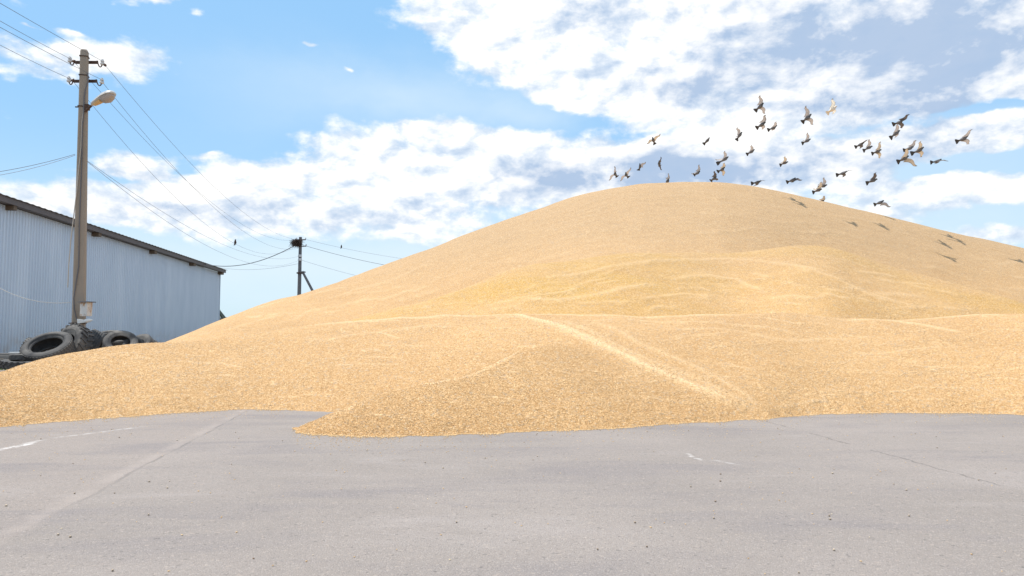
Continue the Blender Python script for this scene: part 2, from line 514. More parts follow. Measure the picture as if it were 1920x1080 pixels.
crease([(1560, 597), (1669, 598), (1762, 595), (1837, 594), (1910, 596)], 0.006, 0.05, 0.05, palew=0.05, paleamt=0.6)
crease([(1655, 600), (1680, 602), (1720, 608), (1762, 617), (1810, 625)], 0.012, 0.08, 0.1, palew=0.05, paleamt=0.7)
crease([(1200, 619), (1300, 617), (1390, 622), (1480, 640), (1540, 632), (1620, 631)], 0.012, 0.10, 0.10, palew=0.04, paleamt=0.35)
crease([(1130, 594), (1250, 603), (1370, 607), (1440, 614), (1510, 628)], 0.012, 0.10, 0.10, palew=0.04, paleamt=0.35)
crease([(560, 640), (620, 640), (660, 630), (720, 618), (800, 607), (860, 597)], 0.012, 0.10, 0.2, palew=0.04, paleamt=0.35)
crease([(630, 672), (628, 690), (622, 705), (618, 720), (600, 740)], -0.015, 0.04, 0.04, palew=0.03, paleamt=0.0)
for pts in ([(1387, 487), (1481, 495), (1540, 512), (1575, 525), (1630, 552), (1669, 564), (1700, 575)],
            [(1010, 520), (1100, 512), (1200, 490), (1300, 486), (1369, 486), (1440, 490)],
            [(960, 560), (1050, 556), (1120, 548), (1190, 535), (1240, 528)],
            [(1250, 520), (1330, 512), (1380, 520), (1440, 545)]):
    crease(pts, 0.02, 0.25, 0.18, ymin=10.3, palew=0.06, paleamt=0.45)

# many faint slide lines running across the slopes
def slide(u0, v0, L, tilt, wob, amp, w, pa):
    n_ = 9; ph = RNG.random() * 6.28; cv = (RNG.random() - 0.5) * 0.10 * L
    pts = [(u0 + L * k_ / (n_ - 1), v0 + tilt * L * k_ / (n_ - 1) + cv * math.sin(math.pi * k_ / (n_ - 1)) + wob * math.sin(ph + k_ * 1.7) + RNG.normal() * wob * 0.5) for k_ in range(n_)]
    P = np.array([surf(u, v) for u, v in pts])
    if np.abs(np.diff(P[:, 1])).max() > 0.9: return
    a0 = min(P[:, 0] / P[:, 1]) - 0.01; a1 = max(P[:, 0] / P[:, 1]) + 0.01
    i0, i1 = np.searchsorted(AS, [a0, a1]); j0, j1 = np.searchsorted(YS, [P[:, 1].min() - 0.25, P[:, 1].max() + 0.25])
    X_ = XX[i0:i1, j0:j1]; Y_ = YY[i0:i1, j0:j1]
    if X_.size == 0: return
    best = np.full(X_.shape, 9.0); tt = np.zeros(X_.shape)
    for i in range(n_ - 1):
        a = P[i]; ab = P[i + 1] - a; L2 = ab[0]**2 + ab[1]**2 + 1e-9
        t_ = np.clip(((X_ - a[0]) * ab[0] + (Y_ - a[1]) * ab[1]) / L2, 0, 1)
        d = np.hypot(X_ - a[0] - t_ * ab[0], Y_ - a[1] - t_ * ab[1])
        m2 = d < best; best = np.where(m2, d, best); tt = np.where(m2, (i + t_) / (n_ - 1), tt)
    env = np.clip(np.minimum(tt, 1 - tt) / 0.2, 0, 1) * np.clip(0.55 + 0.9 * vnoise(tt * 7 + ph * 9, tt * 0 + ph, 33), 0, 1)
    ZB[i0:i1, j0:j1] += amp * env * np.exp(-(best / (w * 1.6)) ** 2)
    pale[i0:i1, j0:j1] = np.maximum(pale[i0:i1, j0:j1], pa * env * np.exp(-(best / w) ** 2))
n_far = n_near = 0
for k_ in range(1500):
    u0 = RNG.uniform(-20, 1900); v0 = RNG.uniform(350, 790)
    y_ = surf(u0, v0)[1]
    if not (5.3 < y_ < 24): continue
    far_ = y_ > 10.8
    if (far_ and n_far >= 150) or (not far_ and n_near >= 120): continue
    if far_: n_far += 1
    else: n_near += 1
    L = RNG.uniform(50, 240)
    lean = -0.20 * min(max((1250 - u0) / 300, -1), 1) if far_ else 0.0
    slide(u0, v0, L, lean + RNG.normal() * 0.08, 1.5, 0.012 if far_ else 0.006, (0.0032 if far_ else 0.0016) * y_ * RNG.uniform(0.7, 1.4), RNG.uniform(0.3, 0.85) * (0.6 if far_ else 0.9))

# gentle undulation, growing with distance from the toe
und = fbm(XX * 0.28, YY * 0.28, 40, 3) * 0.10 + fbm(XX * 0.9 + YY * 0.3, YY * 0.9, 50, 3) * 0.035 + fbm(XX * 3.1, YY * 3.1, 60, 3, 0.6) * 0.008
wgt = np.clip((ZB - 0.02) / 0.8, 0, 1)
top = np.clip((YY - 11) / 6, 0, 1)
ZB = ZB + und * wgt * (1 - 0.6 * top)
# contour-wise slumps on the long slopes
sl1 = fbm(XX * 0.35 + 5, YY * 0.35, 70, 3)
slump = np.abs(vnoise(XX * 0.5 + sl1 * 2, (YY * 2.3 + XX * 0.25) + sl1 * 3, 80))
ZB = ZB + (0.5 - slump) * 0.022 * wgt
ragged = fbm(XX * 9, YY * 9, 90, 3, 0.7) * 0.012 + fbm(XX * 2.2, YY * 2.2, 95, 2) * 0.02 + fbm(XX * 30, YY * 30, 97, 2) * 0.008
ZB = ZB + ragged * np.clip(1.2 - ZB / 0.25, 0, 1)
ZB = np.where(ZB < -0.04, -0.04, ZB)

yel = np.clip((Z_ye - np.maximum(Z_ap, Z_ma)) / 0.10 + 0.3, 0, 1)
fall = np.interp(AS, [-0.25, -0.02, 0.1, 0.2, 0.32, 0.5, 0.7], [0.5, 0.9, 1.0, 0.8, 0.55, 0.5, 0.55])
drk = np.exp(-((AA - 0.06) / 0.07) ** 2) * 0.25
streak = np.clip(0.5 + 1.3 * fbm(XX * 0.5, YY * 1.6 + XX * 0.3, 120, 3), 0, 1)
near_crest = np.exp(-((YY - Yy[:, None]) / 0.8) ** 2)
yel = yel * np.clip(fall[:, None] * (0.35 + 0.65 * streak) + 0.5 * near_crest * streak + drk, 0, 1)

na, ny = AA.shape
keep_v = ZB > -0.039
q = np.zeros((na - 1, ny - 1), bool)
q |= keep_v[:-1, :-1] | keep_v[1:, :-1] | keep_v[:-1, 1:] | keep_v[1:, 1:]
ii, jj = np.nonzero(q)
quads = np.stack([ii * ny + jj, (ii + 1) * ny + jj, (ii + 1) * ny + jj + 1, ii * ny + jj + 1], axis=1)
used, inv = np.unique(quads.ravel(), return_inverse=True)
quads = inv.reshape(quads.shape)
co = np.stack([XX.ravel()[used], YY.ravel()[used], ZB.ravel()[used]], axis=1).astype(np.float32)
me = bpy.data.meshes.new('grain_heap')
me.vertices.add(len(co)); me.vertices.foreach_set('co', co.ravel())
me.loops.add(quads.size); me.loops.foreach_set('vertex_index', quads.ravel().astype(np.int32))
me.polygons.add(len(quads)); me.polygons.foreach_set('loop_start', np.arange(0, quads.size, 4, dtype=np.int32))
me.polygons.foreach_set('use_smooth', np.ones(len(quads), bool))
me.update(calc_edges=True)
for nm, arr in (('pale', pale), ('yellow', yel)):
    at_ = me.attributes.new(nm, 'FLOAT', 'POINT')
    at_.data.foreach_set('value', arr.ravel()[used].astype(np.float32))
heap = bpy.data.objects.new('grain_heap', me)
C.objects.link(heap)
tag(heap, 'huge golden heap of loose grain filling the yard, smooth ridged slopes on the asphalt', 'grain heap')

# grain material
mg, t, b = new_mat('grain', 0.75, 0, 0.25)
P = t.geo()['Position']
Pst = t.v('MULTIPLY', P, (1.0, 1.0, 1.6))
cell = t.node('ShaderNodeTexVoronoi', feature='F1')
t.put(cell.inputs['Vector'], Pst); t.put(cell.inputs['Scale'], 105.0)
cellc = t.sep(cell.outputs['Color'])
cell2 = t.node('ShaderNodeTexVoronoi', feature='F1')
t.put(cell2.inputs['Vector'], Pst); t.put(cell2.inputs['Scale'], 42.0)
cell2c = t.sep(cell2.outputs['Color'])
n_big = t.noise(P, 0.55, 4, 0.55)
n_mid = t.noise(P, 5.0, 4, 0.6)
n_cl = t.noise(P, 26.0, 5, 0.72)
base = t.mix(t.step(n_big, 0.35, 0.65), (0.432, 0.252, 0.106), (0.482, 0.290, 0.128))
base = t.mix(t.attr('yellow'), base, (0.450, 0.260, 0.058))
base = t.mix(t.m('MULTIPLY', t.attr('pale'), 0.75), base, (0.78, 0.56, 0.33))
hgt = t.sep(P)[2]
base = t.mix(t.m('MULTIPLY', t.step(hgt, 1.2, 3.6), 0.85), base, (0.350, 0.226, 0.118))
# single kernels, light, husky and dark
base = t.mix(t.step(cellc[0], 0.50, 1.0, 0.0, 0.70), base, (0.76, 0.54, 0.30))
base = t.mix(t.step(cellc[1], 0.70, 1.0, 0.0, 0.70), base, (0.30, 0.165, 0.06))
base = t.mix(t.step(cell2c[2], 0.80, 1.0, 0.0, 0.45), base, (0.35, 0.30, 0.24))
base = t.mix(t.step(n_cl, 0.60, 0.75, 0.0, 0.22), base, (0.33, 0.19, 0.075))
base = t.mix(t.step(n_cl, 0.42, 0.25, 0.0, 0.2), base, (0.70, 0.50, 0.26))
# thin pale runs where grain has slid along the slope
wv = t.noise(P, 1.3, 3, 0.6, color=True)
wq = t.v('ADD', P, t.v('MULTIPLY', t.v('SUBTRACT', wv, (0.5, 0.5, 0.5)), (1.4, 1.4, 0.9)))
runn = t.noise(t.v('MULTIPLY', wq, (0.5, 1.1, 3.6)), 1.1, 2.2, 0.5)
run = t.m('SUBTRACT', 1.0, t.m('MULTIPLY', t.m('ABSOLUTE', t.m('SUBTRACT', t.m('FRACT', t.m('MULTIPLY', runn, 13.0)), 0.5)), 6.0), clamp=True)
gate = t.step(t.noise(t.v('MULTIPLY', P, (1.0, 1.4, 3.0)), 1.6, 3), 0.44, 0.62)
runm = t.m('MULTIPLY', run, gate)
base = t.mix(t.m('MULTIPLY', runm, 0.22), base, (0.74, 0.55, 0.34))
t.put(b.inputs['Base Color'], base)
hk = t.m('SUBTRACT', 1.0, t.m('MULTIPLY', cell.outputs['Distance'], 1.0))
b1 = t.bump(hk, 0.006, 0.75)
b2 = t.bump(n_cl, 0.010, 0.6, b1)
b3 = t.bump(t.m('ADD', t.m('MULTIPLY', runm, 0.6), t.m('MULTIPLY', runn, 1.2)), 0.02, 0.6, b2)
b4 = t.bump(n_mid, 0.015, 0.4, b3)
t.put(b.inputs['Normal'], b4)
me.materials.append(mg)

# ------------------------------------------------------------------ ground
def sheet(name, pts, z, mat, kind='structure'):
    m_ = MB(); m_.add([(x, y, z) for x, y in pts], [tuple(range(len(pts)))])
    o = m_.build(name, mat, smooth=False)
    tag(o, kind=kind)
    return o
ms, t, b = new_mat('soil_and_grass', 0.95)
P = t.geo()['Position']
g1 = t.noise(P, 0.4, 5, 0.6)
base = t.mix(t.step(g1, 0.4, 0.6), (0.22, 0.18, 0.13), (0.07, 0.10, 0.035))
t.put(b.inputs['Base Color'], base)
g = sheet('ground', [(-900, -300), (900, -300), (900, 1500), (-900, 1500)], -0.004, ms)

ma_, t, b = new_mat('asphalt', 0.88, 0, 0.25)
P = t.geo()['Position']
fine = t.noise(P, 210.0, 3, 0.7)
vo = t.node('ShaderNodeTexVoronoi', feature='F1'); t.put(vo.inputs['Vector'], P); t.put(vo.inputs['Scale'], 190.0)
voc = t.sep(vo.outputs['Color'])
vo2 = t.node('ShaderNodeTexVoronoi', feature='F1'); t.put(vo2.inputs['Vector'], P); t.put(vo2.inputs['Scale'], 90.0)
vo2c = t.sep(vo2.outputs['Color'])
big = t.noise(P, 0.5, 5, 0.6)
stk = t.noise(t.v('MULTIPLY', P, (0.55, 1.7, 1)), 1.1, 5, 0.65, 0.6)
med = t.noise(P, 9.0, 5, 0.7)
# seam between two laid strips
sa = onground(0, 1020); sb_ = onground(432, 788)
sd = (sb_ - sa).normalized(); nrm = Vector((-sd.y, sd.x, 0))
warp = t.m('MULTIPLY', t.m('SUBTRACT', t.noise(P, 2.2, 5, 0.65), 0.5), 0.09)
sdist = t.m('ADD', t.v('DOT_PRODUCT', t.v('SUBTRACT', P, tuple(sa)), tuple(nrm)), warp)
leftside = t.step(sdist, -0.02, 0.02)
base = t.mix(t.step(big, 0.3, 0.7), (0.245, 0.215, 0.194), (0.285, 0.249, 0.226))
base = t.mix(t.m('MULTIPLY', leftside, 0.5), base, (0.272, 0.232, 0.207))
base = t.mix(t.step(stk, 0.48, 0.68, 0.0, 0.8), base, (0.215, 0.192, 0.186))
base = t.mix(t.step(stk, 0.45, 0.28, 0.0, 0.45), base, (0.335, 0.296, 0.276))
base = t.mix(t.step(med, 0.55, 0.75, 0.0, 0.30), base, (0.21, 0.185, 0.175))
base = t.mix(t.step(fine, 0.55, 0.72, 0.0, 0.5), base, (0.15, 0.132, 0.125))
base = t.mix(t.step(voc[0], 0.78, 1.0, 0.0, 0.40), base, (0.42, 0.37, 0.34))
base = t.mix(t.step(voc[1], 0.80, 1.0, 0.0, 0.50), base, (0.155, 0.135, 0.128))
base = t.mix(t.step(vo2c[0], 0.975, 0.985, 0.0, 0.22), base, (0.50, 0.41, 0.34))
base = t.mix(t.step(vo2c[1], 0.985, 0.992, 0.0, 0.45), base, (0.10, 0.095, 0.09))
# dusty edge of the seam and its dark joint
sabs = t.m('ABSOLUTE', sdist)
brk = t.step(t.noise(P, 3.5, 3), 0.40, 0.58, 0.25, 1.0)
wide = t.step(t.m('ABSOLUTE', t.m('SUBTRACT', sdist, 0.05)), 0.09, 0.0, 0.0, 0.45)
base = t.mix(t.m('MULTIPLY', wide, brk), base, (0.35, 0.30, 0.27))
farm = t.step(t.sep(P)[1], 2.9, 4.0)
joint = t.m('MULTIPLY', t.step(sabs, 0.018, 0.002, 0.0, 0.40), t.m('MULTIPLY', farm, brk))
base = t.mix(joint, base, (0.12, 0.115, 0.11))
# hairline crack running right
ca_ = onground(1445, 792); cb_ = onground(1920, 922)
cd = (cb_ - ca_).normalized(); cn = Vector((-cd.y, cd.x, 0))
rel = t.v('SUBTRACT', P, tuple(ca_))
cdist = t.m('ADD', t.v('DOT_PRODUCT', rel, tuple(cn)), t.m('MULTIPLY', t.m('SUBTRACT', t.noise(P, 5.0, 5, 0.7), 0.5), 0.12))
cpos = t.v('DOT_PRODUCT', rel, tuple(cd))
cgap = t.step(t.noise(P, 2.2, 2), 0.42, 0.5)
crk = t.m('MULTIPLY', t.m('MULTIPLY', t.step(t.m('ABSOLUTE', cdist), 0.010, 0.002, 0.0, 0.42), cgap), t.step(cpos, -0.3, 0.0))
base = t.mix(crk, base, (0.09, 0.085, 0.08))
# scuffs of white chalk
def scuff(u0, v0, u1, v1, w, amt, base):
    a = onground(u0, v0); c = onground(u1, v1); d = (c - a); L = d.length; d.normalize(); n_ = Vector((-d.y, d.x, 0))
    r_ = t.v('SUBTRACT', P, tuple(a))
    along = t.v('DOT_PRODUCT', r_, tuple(d)); ac = t.m('ADD', t.v('DOT_PRODUCT', r_, tuple(n_)), t.m('MULTIPLY', t.m('SUBTRACT', t.noise(P, 2.5, 4, 0.6), 0.5), 0.16))
    m1 = t.step(t.m('ABSOLUTE', ac), w, 0.0)
    m2 = t.m('MULTIPLY', t.step(along, -0.05, 0.12), t.step(along, L, L - 0.3))
    m3 = t.step(t.noise(P, 14.0, 4, 0.7), 0.40, 0.60)
    return t.mix(t.m('MULTIPLY', t.m('MULTIPLY', m1, m2), t.m('MULTIPLY', m3, amt)), base, (0.66, 0.63, 0.61))
base = scuff(-60, 858, 95, 822, 0.055, 0.9, base)
base = scuff(95, 822, 290, 797, 0.05, 0.45, base)
base = scuff(1290, 850, 1322, 868, 0.025, 0.9, base)
base = scuff(1330, 862, 1420, 876, 0.03, 0.4, base)
# chaff dust at the foot of the heap
t.put(b.inputs['Base Color'], base)
hb = t.m('ADD', t.m('MULTIPLY', vo.outputs['Distance'], -1.0), t.m('MULTIPLY', fine, 0.8))
hb2 = t.bump(hb, 0.004, 0.7)
hb3 = t.bump(med, 0.012, 0.4, hb2)
crb = t.bump(t.m('MULTIPLY', t.m('ADD', joint, crk), -1.0), 0.01, 0.8, hb3)
t.put(b.inputs['Normal'], crb)
sheet('asphalt_yard', [(-60, -20), (60, -20), (60, 75), (-18.5, 75), (-17.5, 30), (-13.2, 18.6), (-11.6, 17.2), (-14.5, 16.4), (-60, 15.5)], 0.0, ma_)

def field_z(x, y):
    """height of the heap under a point"""
    a = x / y
    i = int(np.clip(np.searchsorted(AS, a), 0, len(AS) - 1)); j = int(np.clip(np.searchsorted(YS, y), 0, len(YS) - 1))
    return float(ZB[i, j])

# ------------------------------------------------------------------ loose kernels round the toe, and pebbles
def scatter(name, P3, N3, L, Wd, mat, label):
    """one mesh of many little six-sided kernels"""
    n = len(P3)
    th = RNG.random(n) * 2 * math.pi
    tx = np.cross(N3, np.stack([np.cos(th), np.sin(th), np.zeros(n)], 1)); tx /= np.linalg.norm(tx, axis=1)[:, None] + 1e-9
    tilt = (RNG.random(n) - 0.3) * 0.7
    tx = tx + N3 * tilt[:, None]; tx /= np.linalg.norm(tx, axis=1)[:, None]
    ty = np.cross(N3, tx); ty /= np.linalg.norm(ty, axis=1)[:, None]
    tz = np.cross(tx, ty)
    sc = 0.75 + 0.5 * RNG.random(n)
    l = (L * sc)[:, None]; w = (Wd * sc)[:, None]
    V = np.stack([P3 - tx * l, P3 + ty * w, P3 + tz * w, P3 - ty * w, P3 - tz * w, P3 + tx * l], axis=1)
    F = np.array([[0, 2, 1], [0, 3, 2], [0, 4, 3], [0, 1, 4], [5, 1, 2], [5, 2, 3], [5, 3, 4], [5, 4, 1]])
    F = (F[None] + 6 * np.arange(n)[:, None, None]).reshape(-1, 3)
    m_ = bpy.data.meshes.new(name)
    V = V.reshape(-1, 3).astype(np.float32)
    m_.vertices.add(len(V)); m_.vertices.foreach_set('co', V.ravel())
    m_.loops.add(F.size); m_.loops.foreach_set('vertex_index', F.ravel().astype(np.int32))
    m_.polygons.add(len(F)); m_.polygons.foreach_set('loop_start', np.arange(0, F.size, 3, dtype=np.int32))
    m_.polygons.foreach_set('use_smooth', np.ones(len(F), bool))
    m_.update(calc_edges=True)
    at_ = m_.attributes.new('tint', 'FLOAT', 'POINT')
    at_.data.foreach_set('value', np.repeat(RNG.random(n), 6).astype(np.float32))
    m_.materials.append(mat)
    o = bpy.data.objects.new(name, m_); C.objects.link(o)
    tag(o, label, kind='stuff')
    return o
mk, t, b = new_mat('kernel', 0.6, 0, 0.35)
tint = t.attr('tint')
c_ = t.mix(t.step(tint, 0.0, 0.8), (0.64, 0.395, 0.168), (0.76, 0.52, 0.262))
c_ = t.mix(t.step(tint, 0.86, 0.9), c_, (0.80, 0.66, 0.44))
c_ = t.mix(t.step(tint, 0.955, 0.96), c_, (0.28, 0.17, 0.09))
t.put(b.inputs['Base Color'], c_)
gx = np.gradient(ZB, axis=0); gy = np.gradient(ZB, axis=1)
dXa = np.gradient(XX, axis=0)
dYy = np.gradient(YY, axis=1); dXy = np.gradient(XX, axis=1)
fx = gx / dXa
fy = (gy - fx * dXy) / dYy
# on the heap, dense near the viewer
N1 = 230000
ia = RNG.integers(60, 60 + len(A_in), N1)
yb_loc = np.zeros(len(AS))
for i in range(len(AS)):
    j = np.argmax(ZB[i] > 0.0); yb_loc[i] = YS[j]
yk = 5.55 + RNG.exponential(1.5, N1)
off = yk - yb_loc[ia]
jj_ = np.clip(np.searchsorted(YS, yk), 0, len(YS) - 1)
ak = AS[ia] + (RNG.random(N1) - 0.5) * (AS[100] - AS[99])
zk = ZB[ia, jj_]
ok = (zk > 0.002) & (off > -0.02) & (yk < 11.5)
Nn = np.stack([-fx[ia, jj_], -fy[ia, jj_], np.ones(N1)], 1); Nn /= np.linalg.norm(Nn, axis=1)[:, None]
PK = np.stack([ak * YS[jj_], YS[jj_] + (RNG.random(N1) - 0.5) * 0.01, zk + 0.0025], 1)
# spilled outside the toe
N2 = 17000
ib = RNG.integers(60, 60 + len(A_in), N2)
clump = np.clip(0.35 + 1.4 * vnoise(AS[ib] * 60, AS[ib] * 0 + 3, 5), 0.08, 1.5)
yo = yb_loc[ib] - RNG.exponential(1.0, N2) * np.where(RNG.random(N2) < 0.25, 0.13, 0.03) * clump - RNG.choice([0, 1], N2, p=[0.97, 0.03]) * RNG.random(N2) * 0.9
PO = np.stack([(AS[ib] + (RNG.random(N2) - 0.5) * 0.0012) * yo, yo, np.full(N2, 0.0028)], 1)
# strays all over the asphalt
N3_ = 260
yst = 2.3 + RNG.random(N3_) ** 0.8 * 4.0
ast = (RNG.random(N3_) - 0.5) * 1.5
PS = np.stack([ast * yst, yst, np.full(N3_, 0.003)], 1)
keep = np.array([field_z(p[0], p[1]) < 0.0 for p in PS])
PS = PS[keep]
PP = np.concatenate([PK[ok], PO, PS]); NN = np.concatenate([Nn[ok], np.tile([0, 0, 1.0], (len(PO) + len(PS), 1))])
scatter('loose_grain', PP, NN, 0.0055, 0.0021, mk, 'loose yellow kernels lying over the toe of the heap and spilled on the asphalt')
mp, t, b = new_mat('pebble', 0.8)
tint = t.attr('tint')
c_ = t.mix(tint, (0.28, 0.22, 0.17), (0.55, 0.45, 0.34))
t.put(b.inputs['Base Color'], c_)
N4 = 70
yst = 2.3 + RNG.random(N4) ** 0.8 * 4.0; ast = (RNG.random(N4) - 0.5) * 1.5
PS = np.stack([ast * yst, yst, np.full(N4, 0.004)], 1)
PS = PS[np.array([field_z(p[0], p[1]) < 0.0 for p in PS])]
scatter('pebbles', PS, np.tile([0, 0, 1.0], (len(PS), 1)), 0.006, 0.0048, mp, 'small brown pebbles scattered over the asphalt')

# ------------------------------------------------------------------ shed
mw, t, b = new_mat('galvanised_sheet', 0.5, 0.25, 0.4)
P = t.tc('Object')
px_, py_, pz_ = t.sep(P)[:]
n1 = t.noise(t.v('MULTIPLY', P, (1, 1, 0.25)), 0.9, 4, 0.6)
sheetn = t.node('ShaderNodeTexWhiteNoise', noise_dimensions='1D')
t.put(sheetn.inputs['W'], t.m('FLOOR', t.m('DIVIDE', py_, 1.05)))
c_ = t.mix(t.step(n1, 0.3, 0.7), (0.53, 0.59, 0.68), (0.605, 0.655, 0.74))
c_ = t.mix(t.m('MULTIPLY', sheetn.outputs[0], 0.5), c_, (0.50, 0.56, 0.66))
dirt = t.step(pz_, 1.6, 0.0)
c_ = t.mix(t.m('MULTIPLY', dirt, t.step(t.noise(P, 2.5, 4), 0.35, 0.7, 0.15, 0.7)), c_, (0.48, 0.43, 0.41))
drips = t.noise(t.v('MULTIPLY', P, (8, 8, 0.3)), 1.6, 3, 0.6)
c_ = t.mix(t.step(drips, 0.6, 0.8, 0.0, 0.3), c_, (0.45, 0.46, 0.52))
t.put(b.inputs['Base Color'], c_)
mfas, t, b = new_mat('brown_painted_metal', 0.6)
P = t.tc('Object')
t.put(b.inputs['Base Color'], t.mix(t.noise(P, 1.5, 4), (0.095, 0.075, 0.072), (0.15, 0.12, 0.115)))
mwood, t, b = new_mat('weathered_timber', 0.85)
P = t.tc('Object')
t.put(b.inputs['Base Color'], t.mix(t.noise(t.v('MULTIPLY', P, (1, 1, 6)), 3, 4), (0.10, 0.065, 0.045), (0.19, 0.14, 0.10)))
mslate, t, b = new_mat('fibre_cement', 0.9)
P = t.tc('Object')
t.put(b.inputs['Base Color'], t.mix(t.noise(P, 3, 5), (0.22, 0.20, 0.19), (0.42, 0.39, 0.37)))

SY0 = 33.5
s0 = at(0, 664, SY0)
vd = Vector((tang(800, 633)[0], 1, 0)).normalized()       # along the wall, away
vn = Vector((vd.y, -vd.x, 0))                             # out of the wall, to the right
rotz = math.atan2(-vd.x, vd.y)
# length to the far corner, seen at u = 411
a4 = tang(411, 560)[0]
Ls = (a4 * s0.y - s0.x) / (vd.x - a4 * vd.y)
H0 = at(0, 386, SY0).z
shed = empty('metal_shed', (s0.x, s0.y, 0), rotz)
tag(shed, 'long grey corrugated metal shed with brown eave board behind the tyres', 'shed')
# local frame: +y along the wall away from the viewer, +x out of the wall
m_ = MB(); prof = []
y = -14.0; pitch_r = 0.262
while y < Ls - 0.01:
    prof += [(0.0, y), (0.0, y + 0.150), (0.035, y + 0.172), (0.035, y + 0.235), (0.0, y + 0.257)]
    y += pitch_r
prof = [(x, min(yy, Ls)) for x, yy in prof]
vs = []; fs = []
for x, yy in prof: vs += [(x, yy, 0.0), (x, yy, H0)]
for i in range(len(prof) - 1): fs.append((2 * i, 2 * i + 2, 2 * i + 3, 2 * i + 1))
m_.add(vs, fs)
m_.build('wall', mw, shed, smooth=False)
# other walls, plain but real
m_ = MB(); WID = 16.0; y0 = -14.0
RZ = H0 + 0.12 * WID / 2
m_.add([(-0.01, Ls, 0), (-WID, Ls, 0), (-WID, Ls, H0), (-WID / 2, Ls, RZ), (-0.01, Ls, H0)], [(0, 1, 2, 3, 4)])
m_.add([(-0.01, y0, 0), (-WID, y0, 0), (-WID, y0, H0), (-WID / 2, y0, RZ), (-0.01, y0, H0)], [(4, 3, 2, 1, 0)])
m_.add([(-WID, Ls, 0), (-WID, y0, 0), (-WID, y0, H0), (-WID, Ls, H0)], [(0, 1, 2, 3)])
m_.build('end_wall', mw, shed, smooth=False)
EAV = at(0, 373.5, SY0).z
OV = 0.42
m_ = MB()
m_.box((OV / 2, (Ls + 0.35 - 14) / 2, H0 + 0.02 + 0.015), (OV, Ls + 14.35, 0.03))
m_.box((OV + 0.012, (Ls + 0.35 - 14) / 2, (H0 + 0.0 + EAV - 0.04) / 2), (0.024, Ls + 14.35, EAV - 0.04 - H0))
m_.build('eave_board', mfas, shed, smooth=False)
# corrugated roof sheets: two pitches
m_ = MB(); n = int((Ls + 15) / 0.09); vs = []; fs = []
for i in range(n + 1):
    yy = -14.2 + i * (Ls + 14.9) / n
    w_ = 0.012 * math.sin(yy * 2 * math.pi / 0.55)
    for (x, z) in ((OV + 0.10, EAV - 0.012), (-WID / 2, EAV - 0.012 + 0.12 * WID / 2), (-WID - 0.4, EAV - 0.06)):
        vs.append((x, yy, z + w_)); vs.append((x, yy, z + w_ - 0.018))
for i in range(n):
    a = i * 6
    for (p_, q_) in ((0, 2), (2, 4)):
        fs.append((a + p_, a + 6 + p_, a + 6 + q_, a + q_))
        fs.append((a + p_ + 1, a + q_ + 1, a + 7 + q_, a + 7 + p_))
    fs.append((a, a + 1, a + 7, a + 6))
m_.add(vs, fs)
m_.build('roof', mslate, shed, smooth=True)
for k_ in range(-1, 5):
    # spacing from the photograph: even along the wall
    uu = [None, 10, 175, 283, 358, 412][k_ + 1] if k_ >= 0 else None
    if uu is None:
        yl = -9.0
    else:
        a_ = tang(uu, 420)[0]
        yl = (a_ * s0.y - s0.x) / (vd.x - a_ * vd.y)
    m_ = MB(); m_.box((0.20, min(yl, Ls + 0.12), H0 - 0.10), (0.38, 0.26 + 0.012 * max(yl, 0), 0.20))
    m_.build('rafter_end', mwood, shed, smooth=False)
m_ = MB(); m_.box((0.03, Ls - 0.02, H0 / 2), (0.09, 0.09, H0 - 0.02))
m_.build('corner_trim', mw, shed, smooth=False)

# ------------------------------------------------------------------ concrete pole with lamp
mc, t, b = new_mat('concrete', 0.9)
P = t.tc('Object')
c_ = t.mix(t.noise(t.v('MULTIPLY', P, (1, 1, 0.3)), 4, 6, 0.65), (0.24, 0.20, 0.16), (0.36, 0.305, 0.25))
c_ = t.mix(t.step(t.noise(P, 22, 4, 0.7), 0.58, 0.75, 0.0, 0.6), c_, (0.17, 0.14, 0.115))
t.put(b.inputs['Base Color'], c_)
t.put(b.inputs['Normal'], t.bump(t.noise(P, 60, 4, 0.7), 0.006, 0.6))
mst, t, b = new_mat('rusty_steel', 0.65, 0.4)
P = t.tc('Object')
t.put(b.inputs['Base Color'], t.mix(t.noise(P, 18, 4), (0.055, 0.035, 0.03), (0.13, 0.075, 0.05)))
mpor, t, b = new_mat('porcelain', 0.25, 0, 0.5); b.inputs['Base Color'].default_value = (0.55, 0.55, 0.55, 1)
mwire, t, b = new_mat('dark_cable', 0.55); b.inputs['Base Color'].default_value = (0.13, 0.13, 0.145, 1)
malu, t, b = new_mat('aluminium_wire', 0.5, 0.3); b.inputs['Base Color'].default_value = (0.24, 0.25, 0.28, 1)
mcond, t, b = new_mat('pale_conduit', 0.6); b.inputs['Base Color'].default_value = (0.42, 0.38, 0.33, 1)
mlamp, t, b = new_mat('lamp_enamel', 0.4, 0, 0.5)
P = t.tc('Object')
t.put(b.inputs['Base Color'], t.mix(t.noise(P, 14, 4), (0.42, 0.41, 0.40), (0.54, 0.53, 0.52)))
mbounce, t, b = new_mat('bounce_tinted_plate', 0.6); b.inputs['Base Color'].default_value = (0.62, 0.42, 0.20, 1)  # orange light bounced off the grain onto the lamp's underside, put into the colour
mgl, t, b = new_mat('clouded_glass', 0.25, 0, 0.5)
b.inputs['Base Color'].default_value = (0.42, 0.35, 0.31, 1)
b.inputs['Base Color'].default_value = (0.36, 0.31, 0.28, 1)
mbox, t, b = new_mat('stained_box_paint', 0.55)
P = t.tc('Object')
c_ = t.mix(t.step(t.noise(P, 7, 4, 0.6), 0.45, 0.62), (0.62, 0.60, 0.57), (0.42, 0.25, 0.13))
t.put(b.inputs['Base Color'], c_)
mwhite, t, b = new_mat('white_plastic', 0.5); b.inputs['Base Color'].default_value = (0.78, 0.78, 0.76, 1)

